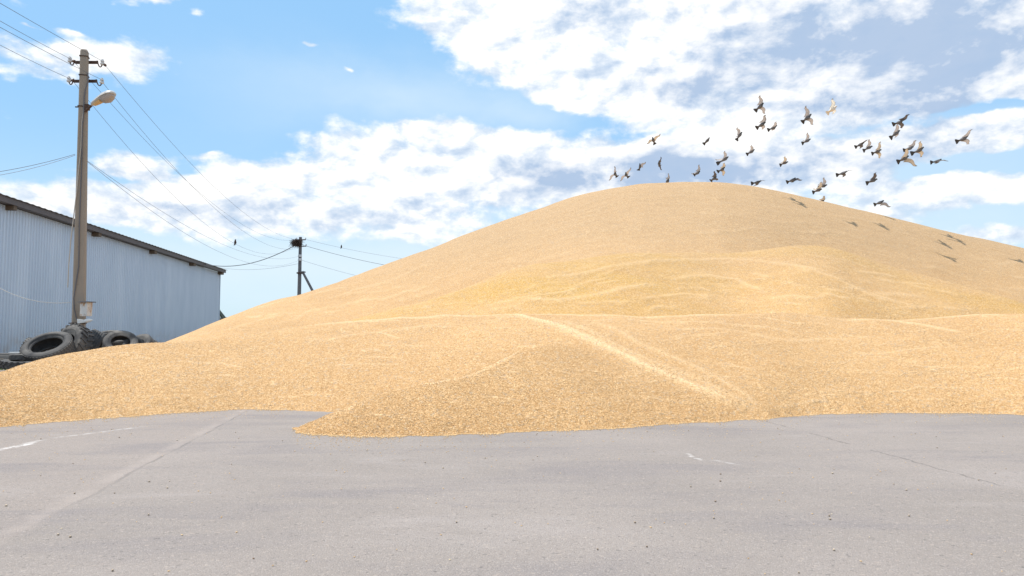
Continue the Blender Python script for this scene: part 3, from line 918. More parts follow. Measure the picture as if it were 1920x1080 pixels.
PY = 18.7
pt = at(158.5, 97, PY)      # top centre
pb = at(147, 640, PY)       # lower centre
dirp = (pt - pb) / (pt.z - pb.z)
pbase = pb - dirp * pb.z
def axis(z): return pbase + dirp * z
PH = pt.z
pole = empty('lamp_pole', (pbase.x, pbase.y, 0))
tag(pole, 'tall tapered concrete pole with a grey street lamp, standing behind the near tyres', 'utility pole')
faceang = math.radians(20)
Mp = Matrix.Rotation(faceang, 3, 'Z')
def phw(z):  # half width
    f = z / PH
    return (0.150 * (1 - f) + 0.088 * f, 0.125 * (1 - f) + 0.085 * f)
rings = []
for k_ in range(25):
    z = -0.3 + (PH + 0.3) * k_ / 24
    hx, hy = phw(max(z, 0)); c0 = axis(z)
    ch = 0.025
    g_ = 0.0    # recessed channel down the camera side
    xs = [(-hx, -hy + ch), (-hx + ch, -hy), (-hx * 0.45, -hy), (-hx * 0.35, -hy + g_), (hx * 0.35, -hy + g_), (hx * 0.45, -hy), (hx - ch, -hy), (hx, -hy + ch),
          (hx, hy - ch), (hx - ch, hy), (-hx + ch, hy), (-hx, hy - ch)]
    rings.append([Mp @ Vector((x, y, 0)) + c0 for x, y in xs])
# rounded top
c0 = axis(PH)
rings.append([(p - c0) * 0.72 + c0 + Vector((0, 0, 0.045)) for p in rings[-1]])
rings.append([(p - c0) * 0.35 + c0 + Vector((0, 0, 0.03)) for p in rings[-1]])
m_ = MB(); m_.loft(rings)
m_.under('shaft', mc, pole, angle=30)

pxm = FPX / PY
def atp(u, v, dy=0.0): return at(u, v, PY + dy)
def crossarm(vy, uL, uR):
    root = MB()
    zc_ = atp(158, vy).z
    L = atp(uL, vy, 0.15); R = atp(uR, vy, 0.15)
    root.tube([L + Vector((0, -0.02, 0)), (L + R) / 2 + Vector((0, -0.13, 0)), ], 0.03, 4)
    a = MB()
    yo_ = 0.15
    a.box(((L.x + R.x) / 2, PY + yo_, zc_), (R.x - L.x, 0.06, 0.065))
    # strap round the pole
    hx, hy = phw(zc_)
    c1 = axis(zc_)
    a.box((c1.x, c1.y, zc_ + 0.085), (hx * 2 + 0.03, hy * 2 + 0.03, 0.02), Mp)
    return a.under('crossarm', mst, pole, smooth=False)
INS = {}
def insulator(key, uh, vh, ui, vi):
    """steel hook from the arm end, porcelain cup on it"""
    A_ = atp(uh, vh, -0.15); B_ = atp(ui, vi, -0.15)
    h = MB()
    pts = []
    low = min(A_.z, B_.z) - 0.15
    for k_ in range(11):
        t_ = k_ / 10
        x = A_.x + (B_.x - A_.x) * t_
        ease = math.sin(math.pi * min(max((t_ - 0.1) / 0.9, 0), 1)) ** 0.6
        z = (A_.z * (1 - t_) + B_.z * t_) - 0.12 * ease
        pts.append((x, PY - 0.15, z))
    h.tube(pts, 0.014, 6)
    ho = h.under('insulator_hook', mst, pole)
    c = MB()
    prof = [(0.0, -0.02), (0.035, -0.02), (0.055, 0.0), (0.05, 0.03), (0.03, 0.045), (0.045, 0.06), (0.045, 0.085), (0.028, 0.10), (0.03, 0.12), (0.0, 0.13)]
    c.lathe(prof, (B_.x, B_.y, B_.z - 0.02), Matrix.Identity(3), 12, closed=False)
    io = c.under('insulator', mpor, pole)
    INS[key] = B_ + Vector((0, 0, 0.06))
crossarm(113, 141, 183)
crossarm(148.5, 138, 181)
insulator('TL', 141, 113, 131, 114)
insulator('TR', 182, 114, 192, 119)
insulator('LL', 139, 148, 129, 151)
insulator('LR', 180, 149, 191, 154)
# knobs (wire clamps)
for (u, v) in ((197, 122), (138, 115), (192, 154), (136, 151)):
    m_ = MB(); c1 = atp(u, v, -0.15)
    m_.lathe([(0, -0.035), (0.028, -0.03), (0.036, 0), (0.028, 0.03), (0, 0.035)], c1, Matrix.Rotation(1.2, 3, 'X'), 10, closed=False)
    m_.under('wire_clamp', mst, pole)
for vv in (201, 606, 642.5):
    zc_ = atp(150, vv - 0).z; hx, hy = phw(zc_); c1 = axis(zc_)
    m_ = MB(); m_.box((c1.x, c1.y, zc_), (hx * 2 + 0.03, hy * 2 + 0.03, 0.025), Mp)
    m_.box((c1.x - hx - 0.05, c1.y - 0.02, zc_), (0.09, 0.03, 0.025))
    if vv == 201: m_.box((c1.x + hx + 0.03, c1.y - 0.05, zc_ - 0.02), (0.10, 0.08, 0.15))
    m_.under('steel_band', mst, pole, smooth=False)
# cables down the pole
def cable(pts, r, mat, name):
    m_ = MB(); m_.tube(pts, r, 6); return m_.under(name, mat, pole)
def onface(u, v, off=0.02):
    p = atp(u, v); z = p.z; hx, hy = phw(z); c1 = axis(z)
    a = (p.x - c1.x)
    return Vector((p.x, c1.y - hy * math.cos(faceang) + a * math.tan(faceang) - off, z))
cable([onface(u, v, 0.03) for u, v in ((167, 138), (168, 152), (165, 165), (162, 180), (161, 205), (159, 240), (158, 300), (156, 360), (154, 420), (153.5, 470), (153, 500), (149, 530), (145, 560), (146, 580), (150, 600))],
      0.013, mwire, 'cable')
cable([onface(u, v, 0.03) for u, v in ((161, 205), (158, 230), (156.5, 280), (153, 320), (150, 360), (146, 400), (141, 450), (137.5, 500), (136, 540))], 0.012, mcond, 'conduit')
# street lamp head
arm = MB(); A0 = atp(163, 206, -0.12); A1 = atp(176, 194, -0.32)
arm.tube([atp(160, 210, -0.10), A0, (A0 + A1) / 2 + Vector((0, 0, 0.0)), A1], 0.028, 8)
arm.under('lamp_arm', mst, pole)
LB = atp(173, 196, -0.30); LT = atp(212, 175, -0.62)
ax = (LT - LB); LL = ax.length; ax.normalize()
side = ax.cross(Vector((0, 0, 1))).normalized(); upv = side.cross(ax).normalized()
Ml = Matrix((ax, side, upv)).transposed()
def lring(s_, w, h0, h1, n=14, drop=0.0):
    r_ = []
    for k_ in range(n):
        t_ = 2 * math.pi * k_ / n
        y_ = math.cos(t_) * w; z_ = math.sin(t_)
        z_ = (z_ * h1 if z_ > 0 else z_ * h0) + drop
        r_.append(LB + Ml @ Vector((s_ * LL, y_, z_)))
    return r_
m_ = MB()
m_.loft([lring(-0.02, 0.035, 0.03, 0.04), lring(0.08, 0.075, 0.035, 0.065), lring(0.35, 0.115, 0.03, 0.095), lring(0.65, 0.155, 0.022, 0.12), lring(0.88, 0.145, 0.02, 0.11), lring(1.0, 0.09, 0.02, 0.07), lring(1.03, 0.03, 0.01, 0.03)])
lh = m_.under('lamp_head', mlamp, pole)
m_ = MB()
m_.loft([lring(0.10, 0.055, 0.045, 0.0, drop=-0.022), lring(0.25, 0.07, 0.05, 0.0, drop=-0.026), lring(0.46, 0.085, 0.05, 0.0, drop=-0.026)])
o = m_.build('gear_cover', mbounce, lh, origin=pole.location)
m_ = MB()
m_.loft([lring(0.48, 0.09, 0.03, 0.0, drop=-0.022), lring(0.56, 0.13, 0.11, 0.0, drop=-0.022), lring(0.75, 0.14, 0.15, 0.0, drop=-0.022), lring(0.90, 0.115, 0.12, 0.0, drop=-0.022), lring(0.985, 0.06, 0.05, 0.0, drop=-0.02)])
o = m_.build('lamp_glass', mgl, lh, origin=pole.location)
# meter box
B0 = atp(161.5, 580, -0.25)
m_ = MB()
w_, h_ = 16.5 / pxm, 25 / pxm
Mb = Matrix.Rotation(math.radians(-18), 3, 'Z')
m_.box(B0, (w_, 0.16, h_), Mb)
m_.box(B0 + Vector((0.03, -0.09, 0.0)), (w_ * 0.62, 0.03, h_ * 0.8), Mb)
bx_ = m_.under('meter_box', mbox, pole, smooth=False)
m_ = MB(); m_.box(B0 + Vector((0.03, -0.02, h_ / 2 + 0.012)), (w_ * 1.35, 0.26, 0.02), Mb)
m_.build('box_lid', mwire, bx_, origin=pole.location, smooth=False)
F0 = atp(155, 602, -0.25)
m_ = MB()
m_.loft([[F0 + Vector((x * 0.10, y * 0.05, z)) for x, y, z in ((-1, -1, -0.06), (1, -1, -0.03), (1, 1, -0.03), (-1, 1, -0.06))],
         [F0 + Vector((x * 0.12 + 0.01, y * 0.06, z)) for x, y, z in ((-1, -1, 0.05), (1, -1, 0.02), (1, 1, 0.02), (-1, 1, 0.05))]])
m_.lathe([(0, 0.0), (0.05, 0.0), (0.045, 0.10), (0.015, 0.17), (0.0, 0.18)], F0 + Vector((0.08, -0.02, 0.0)), Matrix.Rotation(math.radians(80), 3, 'Y'), 12, closed=False)
m_.under('floodlight', mwhite, pole)

# ------------------------------------------------------------------ second pole, nest
FY = 54.0
def atf(u, v, dy=0.0): return at(u, v, FY + dy)
mc2, t, b = new_mat('grey_timber_pole', 0.9)
P = t.tc('Object')
t.put(b.inputs['Base Color'], t.mix(t.noise(P, 5, 4), (0.10, 0.10, 0.105), (0.20, 0.195, 0.20)))
ft = atf(563.5, 444.5); fbp = atf(561, 552)
dirf = (ft - fbp) / (ft.z - fbp.z); fb0 = fbp - dirf * fbp.z
pole2 = empty('utility_pole', (fb0.x, fb0.y, 0))
tag(pole2, 'distant grey power pole with a slanted brace and a bird nest, left of the heap', 'utility pole')
m_ = MB(); m_.tube([fb0, fb0 + dirf * ft.z * 0.5, ft], [0.17, 0.14, 0.11], 12)
m_.under('shaft', mc2, pole2)
m_ = MB(); m_.tube([atf(567, 509, -0.1), atf(588.5, 550, -0.1), atf(605, 583, -0.1)], [0.085, 0.095, 0.1], 8)
m_.box(atf(568, 510, -0.1), (0.32, 0.3, 0.08))
m_.under('brace', mc2, pole2)
for (v, u0, u1) in ((449.5, 556, 573), (461.5, 555, 574)):
    m_ = MB(); a = atf(u0, v, -0.2); b_ = atf(u1, v, -0.2); m_.box((a + b_) / 2, ((b_ - a).length, 0.07, 0.07))
    ca1 = m_.under('crossarm', mst, pole2, smooth=False)
    for uu in (u0, u1):
        m_ = MB(); m_.lathe([(0, 0), (0.045, 0), (0.05, 0.06), (0.03, 0.12), (0, 0.13)], atf(uu, v, -0.2) + Vector((0, 0, 0.03)), Matrix.Identity(3), 8, closed=False)
        m_.under('insulator', mpor, pole2)
for v in (480, 487):
    m_ = MB(); m_.lathe([(0, -0.08), (0.13, -0.08), (0.15, 0), (0.13, 0.10), (0, 0.10)], atf(562.5, v, -0.15), Matrix.Identity(3), 10, closed=False)
    m_.under('insulator', mpor, pole2)
m_ = MB(); m_.box(atf(562.5, 512, -0.05), (0.40, 0.36, 0.10)); m_.under('steel_band', mst, pole2, smooth=False)
# nest of twigs
mtw, t, b = new_mat('twigs', 0.95)
t.put(b.inputs['Base Color'], t.mix(t.noise(t.tc('Object'), 9, 3), (0.035, 0.024, 0.02), (0.10, 0.07, 0.055)))
m_ = MB(); nc = atf(556, 455.5, -0.15)
for k_ in range(340):
    d = Vector((random.gauss(0, 1), random.gauss(0, 1), random.gauss(0, 1))).normalized()
    rr = random.random() ** 0.5
    c1 = nc + Vector((d.x * 0.40 * rr, d.y * 0.35 * rr, d.z * 0.26 * rr))
    e = Vector((random.gauss(0, 1), random.gauss(0, 1), random.gauss(0, 0.5))).normalized() * random.uniform(0.12, 0.30)
    m_.tube([c1 - e, c1 + e * 0.2 + Vector((0, 0, random.uniform(-.03, .03))), c1 + e], 0.012, 3, caps=False)
nest = m_.build('bird_nest', mtw, None, origin=nc)
tag(nest, 'dark twig nest wedged on the top of the distant power pole', 'nest')

# ------------------------------------------------------------------ power lines
def wire(a, b, sag, r, mat, label, group=None, n=28):
    a = Vector(a); b = Vector(b); pts = []
    for k_ in range(n + 1):
        t_ = k_ / n
        p = a.lerp(b, t_); p.z -= 4 * sag * t_ * (1 - t_)
        pts.append(p)
    m_ = MB(); m_.tube(pts, r, 5, caps=False)
    o = m_.build('power_line', mat, None, origin=a)
    tag(o, label, 'power line', group)
    return pts
G1 = 'overhead lines between the two poles'
wA = wire(atp(197, 122, -0.15), atf(573, 449, -0.2), 1.25, 0.0048, mwire, 'rightmost long wire sagging from the upper right insulator to the far pole', G1)
wB = wire(atp(192, 154, -0.15), atf(573, 461, -0.2), 1.65, 0.0048, mwire, 'long wire passing just right of the street lamp down to the far pole', G1)
wC = wire(atp(138, 115, -0.15), atf(556, 449.5, -0.2), 1.40, 0.0048, mwire, 'long wire crossing behind the street lamp towards the far pole', G1)
wD = wire(atp(136, 151, -0.15), atf(555, 461.5, -0.2), 2.05, 0.0048, mwire, 'most sagging bare wire from the near pole, passing left of the lamp', G1)
wE = wire(atp(160, 300, 0.0), atf(562, 487, -0.15), 1.35, 0.0055, malu, 'thin wire from the near pole, lower of the close pair above the shed', G1)
wF = wire(atp(160, 299, 0.0), atf(562, 480, -0.15), 1.05, 0.0055, malu, 'thin wire from the near pole, upper of the close pair above the shed', G1)
# towards the viewer on the left
G2 = 'overhead lines running off the left edge'
def leftwire(key, u, v, sag, label):
    p = INS[key]
    q_ = at(u, v, 11.5)
    wire(p, q_, sag, 0.005, mwire, label, G2)
leftwire('TR', -160, -88, 0.02, 'topmost wire running from the upper right insulator off the left edge')
leftwire('TL', -160, -55, 0.04, 'second wire from the top, tied to the upper left insulator, leaving the frame left')
leftwire('LR', -160, -38, 0.04, 'third wire from the top, crossing in front of the pole from its lower right insulator')
leftwire('LL', -160, -3, 0.05, 'lowest of the four wires above, tied to the lower left insulator')
wire(atp(141, 289, -0.1), at(-150, 337, 16.0), 0.12, 0.006, mwire, 'upper of the two slack wires reaching the pole halfway from the left edge', G2)
wire(atp(141, 291, -0.1), at(-150, 342, 16.0), 0.16, 0.0055, malu, 'lower of the two slack wires reaching the pole halfway from the left edge', G2)
wire(atp(132, 567, -0.1), at(-40, 515, 20.0), 0.25, 0.006, mcond, 'slack pale cord hanging in front of the shed wall, left of the pole')
def shedpt(u, v, x):
    a_ = tang(u, v)[0]
    yl = (a_ * s0.y - s0.x) / (vd.x - a_ * vd.y)
    p = s0 + vd * yl
    return at(u, v, p.y)
wire(atf(555, 459, -0.2), shedpt(378, 494, 0), 0.75, 0.028, mwire, 'thick black cable drooping from the nest pole to the shed roof')
wire(atf(561, 494, -0.1), shedpt(413, 502, 0), 0.30, 0.010, malu, 'thin wire from the nest pole to the far corner of the shed roof')
G3 = 'lines leaving the far pole to the right'
wire(atf(573, 449, -0.2), at(900, 497, 66), 0.4, 0.008, malu, 'upper thin wire from the nest pole going right behind the heap', G3)
wH = wire(atf(573, 461, -0.2), at(900, 515, 66), 0.5, 0.014, mwire, 'dark middle wire from the nest pole going right behind the heap', G3)
wire(atf(563, 487, -0.15), at(860, 548, 66), 0.4, 0.009, malu, 'lowest thin wire from the nest pole going right behind the heap', G3)

# ------------------------------------------------------------------ far machine beside the shed corner
mgr, t, b = new_mat('dark_green_paint', 0.6)
t.put(b.inputs['Base Color'], t.mix(t.noise(t.tc('Object'), 2.0, 4), (0.03, 0.045, 0.04), (0.07, 0.085, 0.075)))
mgy, t, b = new_mat('dull_grey_steel', 0.6); b.inputs['Base Color'].default_value = (0.30, 0.31, 0.31, 1)
KY = 84.0
conv = empty('grain_conveyor', (at(418, 600, KY).x, KY, 0))
tag(conv, 'dark green slanting machine showing past the far corner of the shed', 'conveyor')
m_ = MB()
m_.tube([at(404, 572, KY), at(411, 584, KY), at(420, 597, KY), at(432, 614, KY)], [0.16, 0.18, 0.24, 0.24], 4)
m_.under('boom', mgr, conv, smooth=False)
m_ = MB(); m_.tube([at(408, 588, KY + 0.4), at(414, 604, KY + 0.4), at(420, 625, KY + 0.4)], 0.16, 4); m_.under('strut', mgy, conv, smooth=False)
m_ = MB(); m_.tube([at(415, 594, KY + 0.2), at(420, 604, KY + 0.2), at(426, 625, KY + 0.2)], 0.10, 4); m_.under('strut', mgy, conv, smooth=False)
a_ = at(417, 597.5, KY + 1); b_ = at(460, 596.5, KY + 1)
m_ = MB(); m_.box(((a_.x + b_.x) / 2, KY + 1.2, a_.z / 2 - 0.01), (b_.x - a_.x, 1.8, a_.z)); m_.box(((a_.x + b_.x) / 2 - 0.4, KY + 1.2, a_.z + 0.05), ((b_.x - a_.x) * 0.5, 1.0, 0.2))
m_.under('hopper', mgr, conv, smooth=False)
m_ = MB(); m_.tube([at(404, 572, KY), (at(404, 572, KY).x, KY + 0.6, 0)], 0.12, 6); m_.under('leg', mgr, conv)

# ------------------------------------------------------------------ tyres
mty, t, b = new_mat('old_rubber', 0.75, 0, 0.35)
P = t.tc('Object')
inf = t.node('ShaderNodeObjectInfo').outputs['Random']
c_ = t.mix(t.noise(P, 5, 5, 0.6), (0.028, 0.028, 0.030), (0.075, 0.072, 0.070))
dust = t.step(t.noise(P, 3.2, 4, 0.6), 0.42, 0.68, 0.0, 0.65)
c_ = t.mix(t.m('MULTIPLY', dust, t.m('MULTIPLY_ADD', inf, 0.6, 0.4)), c_, (0.23, 0.215, 0.195))
t.put(b.inputs['Base Color'], c_)
t.put(b.inputs['Normal'], t.bump(t.noise(P, 40, 4, 0.7), 0.008, 0.5))

def tyre(center, normal, R, w, label, tread='block', hole=0.56, spin=0.0):
    """hollow tyre; normal is its axle direction"""
    z = Vector(normal).normalized()
    q_ = z.to_track_quat('Z', 'Y')
    root = empty('tyre', center)
    root.rotation_mode = 'QUATERNION'; root.rotation_quaternion = q_ @ Quaternion((0, 0, 1), spin)
    tag(root, label, 'tyre', 'old tyres dumped by the pole and shed')
    h = w / 2; ri = R * hole
    prof = [(ri, -h * 0.62), (ri + R * 0.03, -h * 0.74), (ri + R * 0.06, -h * 0.78), (R * 0.70, -h * 0.96), (R * 0.735, -h * 1.01), (R * 0.75, -h * 0.985), (R * 0.80, -h * 1.0), (R * 0.88, -h * 0.97), (R * 0.955, -h * 0.86), (R * 0.985, -h * 0.70)]
    outer = list(prof)
    if tread == 'rib':
        for k_ in range(5):
            c = -h * 0.60 + k_ * h * 0.30
            outer += [(R, c - h * 0.11), (R, c + h * 0.11), (R * 0.975, c + h * 0.125), (R * 0.975, c + h * 0.175)]
        outer = outer[:-2]
    else:
        outer += [(R * 0.985, h * 0.0)]
    outer += [(r_, -z_) for r_, z_ in prof[::-1]]
    inner = [(ri + R * 0.02, h * 0.52), (R * 0.66, h * 0.80), (R * 0.85, h * 0.72), (R * 0.91, h * 0.4), (R * 0.92, 0.0), (R * 0.91, -h * 0.4), (R * 0.85, -h * 0.72), (R * 0.66, -h * 0.80), (ri + R * 0.02, -h * 0.52)]
    m_ = MB(); m_.lathe(outer + inner, (0, 0, 0), Matrix.Identity(3), 56)
    m_.build('carcass', mty, root, angle=28)
    m_ = MB()
    if tread == 'lug':
        N_ = 22
        for k_ in range(N_):
            for s_ in (-1, 1):
                t0 = 2 * math.pi * (k_ + (0.5 if s_ > 0 else 0)) / N_
                vs = []
                for (ta, zz) in ((0.0, 0.03), (0.085, 0.03), (0.26, 0.97), (0.16, 0.97)):
                    for rr in (R * 0.955 if zz < 0.5 else R * 0.93, R * 1.045 if zz < 0.5 else R * 1.02):
                        a_ = t0 + ta
                        vs.append((rr * math.cos(a_), rr * math.sin(a_), s_ * zz * h))
                fs = [(0, 2, 4, 6), (1, 7, 5, 3), (0, 1, 3, 2), (2, 3, 5, 4), (4, 5, 7, 6), (6, 7, 1, 0)]
                m_.add(vs, fs)
        m_.build('tread', mty, root, smooth=False)
    elif tread == 'block':
        N_ = 44
        for k_ in range(N_):
            for c in (-0.62, -0.2, 0.22, 0.62):
                t0 = 2 * math.pi * (k_ + (0.5 if abs(c) > 0.5 else 0)) / N_
                vs = []
                for ta in (0.0, 0.095):
                    for zz in (c - 0.17, c + 0.17):
                        for rr in (R * 0.97, R * 1.0):
                            vs.append((rr * math.cos(t0 + ta), rr * math.sin(t0 + ta), zz * h))
                m_.add(vs, [(0, 1, 3, 2), (4, 6, 7, 5), (0, 4, 5, 1), (2, 3, 7, 6), (1, 5, 7, 3)])
        m_.build('tread', mty, root, smooth=False)
    return root
# nearest, leaning back on the pile
tyre(at(91.5, 656.5, 17.2), (0.0, -0.58, 0.86), 0.53, 0.42, 'large worn truck tyre leaning back nearest the viewer, its wide hole facing us', 'block', 0.60)
tyre(at(132, 650, 17.95), (-0.40, -0.80, 0.42), 0.54, 0.36, 'tractor tyre with chunky lugs propped against the foot of the concrete pole', 'lug', 0.48)
tyre(at(167, 653, 18.9), (-0.78, -0.42, 0.46), 0.49, 0.36, 'truck tyre with ribbed tread turned to the viewer, just right of the lugged one', 'rib', 0.58)
tyre(at(226, 645, 18.2), (0.34, -0.62, 0.71), 0.385, 0.24, 'smaller pale-walled tyre tilted up with an open hole, in the middle of the row', 'rib', 0.54)
tyre(at(212, 637, 19.6), (0.15, -0.30, 0.94), 0.46, 0.26, 'tyre lying almost flat, peeping over the top of the pale-walled one', 'rib', 0.60)
tyre(at(260, 652, 19.4), (-0.25, -0.70, 0.62), 0.40, 0.24, 'smooth dark tyre arching over the grain, second from the right end', 'rib', 0.50)
tyre(at(250, 650, 18.4), (0.30, -0.65, 0.65), 0.25, 0.18, 'small tyre half hidden in front of the smooth dark one', 'rib', 0.50)
tyre(at(281, 648, 20.2), (0.3, -0.3, 0.9), 0.24, 0.2, 'smallest dark tyre at the right end of the row, almost buried behind the grain', 'rib', 0.56)
tyre(at(40, 682.5, 16.8), (0.05, -0.05, 1), 0.42, 0.17, 'lugged tyre lying flat on the ground at the far left, beside the grass', 'lug', 0.5)
tyre(at(51, 670.0, 17.1), (-0.04, 0.03, 1), 0.36, 0.15, 'tyre lying flat on top of the lugged one at the far left', 'rib', 0.55)
tyre(at(56, 655, 18.2), (-0.95, -0.15, 0.25), 0.27, 0.22, 'tractor tyre standing on edge behind the nearest one, only its left side showing', 'lug', 0.5)

# planks on the left
mpl, t, b = new_mat('grey_planks', 0.9)
t.put(b.inputs['Base Color'], t.mix(t.noise(t.v('MULTIPLY', t.tc('Object'), (0.6, 6, 6)), 3, 4), (0.10, 0.092, 0.085), (0.30, 0.28, 0.26)))
lab = ['lowest grey plank of the pile at the left edge, behind the grass', 'middle grey plank of the pile at the left edge', 'top dark plank of the pile at the left edge',
       'short white-edged board lying on the planks by the shed wall']
for k_, (u0, v0, u1, v1, Y, th) in enumerate(((-60, 677, 26, 674, 17.9, 0.06), (-60, 671, 30, 668, 18.0, 0.07), (-60, 665.5, 40, 664.5, 18.2, 0.07), (18, 661.5, 40, 660.6, 18.6, 0.02))):
    a_ = at(u0, v0, Y); b_ = at(u1, v1, Y + 0.1)
    mid = (a_ + b_) / 2
    m_ = MB(); L = (b_ - a_).length; ang = math.atan2(b_.y - a_.y, b_.x - a_.x)
    m_.box((0, 0, 0), (L, 0.30, th)); 
    if k_ < 3:
        m_.box((-L * 0.3, 0, -th / 2 - 0.012), (0.08, 0.34, 0.024)); m_.box((L * 0.36, 0, -th / 2 - 0.012), (0.08, 0.34, 0.024))
    o = m_.build('plank', mpl if k_ < 3 else mwhite, None, smooth=False)
    o.location = mid; o.rotation_euler = (0, 0, ang)
    tag(o, lab[k_], 'plank', 'planks stacked left of the tyres')
# support blocks under planks: bearers
gz = at(-20, 680, 17.9).z
for uu in (-40, 12):
    a_ = at(uu, 680, 17.95)
    m_ = MB(); m_.box((0, 0, 0), (0.16, 0.28, max(gz, 0.05) * 1.0))
    m_.box((0, 0, max(gz, .05) / 2 + 0.006), (0.10, 0.30, 0.012))
    o = m_.build('timber_block', mwood, None, smooth=False); o.location = (a_.x, 17.95, max(gz, 0.05) / 2)
    tag(o, 'timber block under the planks, %s' % ('at the left edge of the photo' if uu < 0 else 'by the flat tyres'), 'block')

# grass tuft
mgs, t, b = new_mat('grass_blades', 0.6)
t.put(b.inputs['Base Color'], t.mix(t.noise(t.geo()['Position'], 6, 3), (0.07, 0.15, 0.03), (0.16, 0.26, 0.07)))
m_ = MB()
for k_ in range(1500):
    u = random.uniform(-60, 17); v = random.uniform(683, 694)
    if random.random() < 0.3: u = random.uniform(-60, 5)
    p = onground(u, v)
    h_ = random.uniform(0.03, 0.13) * (1 if u < 12 else 0.5); a_ = random.uniform(0, 6.28); w_ = 0.006
    l_ = Vector((math.cos(a_), math.sin(a_), 0)); s_ = Vector((-l_.y, l_.x, 0)) * w_
    m_.add([p - s_, p + s_, p + l_ * h_ * 0.35 + s_ * 0.7 + Vector((0, 0, h_ * 0.7)), p + l_ * h_ * 0.35 - s_ * 0.7 + Vector((0, 0, h_ * 0.7)), p + l_ * h_ * 0.8 + Vector((0, 0, h_))],
           [(0, 1, 2, 3), (3, 2, 4)])
o = m_.build('grass', mgs, None, smooth=False); tag(o, 'green grass growing beside the flat tyre at the left edge', kind='stuff')

# ------------------------------------------------------------------ pigeons
def bird_mat(name, body, wing, tail, trans):
    m_, t, b = new_mat(name, 0.7, 0, 0.2)
    col = t.attr('feather', 'Color')
    P = t.tc('Object')
    c_ = t.mix(t.step(t.noise(P, 30, 3), 0.4, 0.7, 0.0, 0.35), col, (0.05, 0.045, 0.045), 'MULTIPLY')
    c_ = t.mix(0.35, col, c_)
    t.put(b.inputs['Base Color'], c_)
    tr = t.node('ShaderNodeBsdfTranslucent'); t.put(tr.inputs['Color'], c_)
    mx = t.node('ShaderNodeMixShader'); t.put(mx.inputs[0], t.m('MULTIPLY', t.attr('thin'), trans))
    t.l.new(b.outputs[0], mx.inputs[1]); t.l.new(tr.outputs[0], mx.inputs[2])
    t.l.new(mx.outputs[0], t.n['Material Output'].inputs[0])
    return m_
mbird = bird_mat('feathers', None, None, None, 0.55)
BODY = (0.16, 0.155, 0.16); NECK = (0.09, 0.095, 0.10); TAIL = (0.085, 0.08, 0.08)
PAL = {'grey': ((0.70, 0.65, 0.62), BODY, NECK, TAIL), 'dark': ((0.30, 0.27, 0.26), (0.15, 0.145, 0.15), NECK, TAIL),
       'tan': ((0.78, 0.69, 0.58), (0.16, 0.14, 0.13), NECK, TAIL), 'white': ((0.95, 0.91, 0.84), (0.85, 0.76, 0.64), (0.75, 0.66, 0.56), (0.95, 0.86, 0.72))}

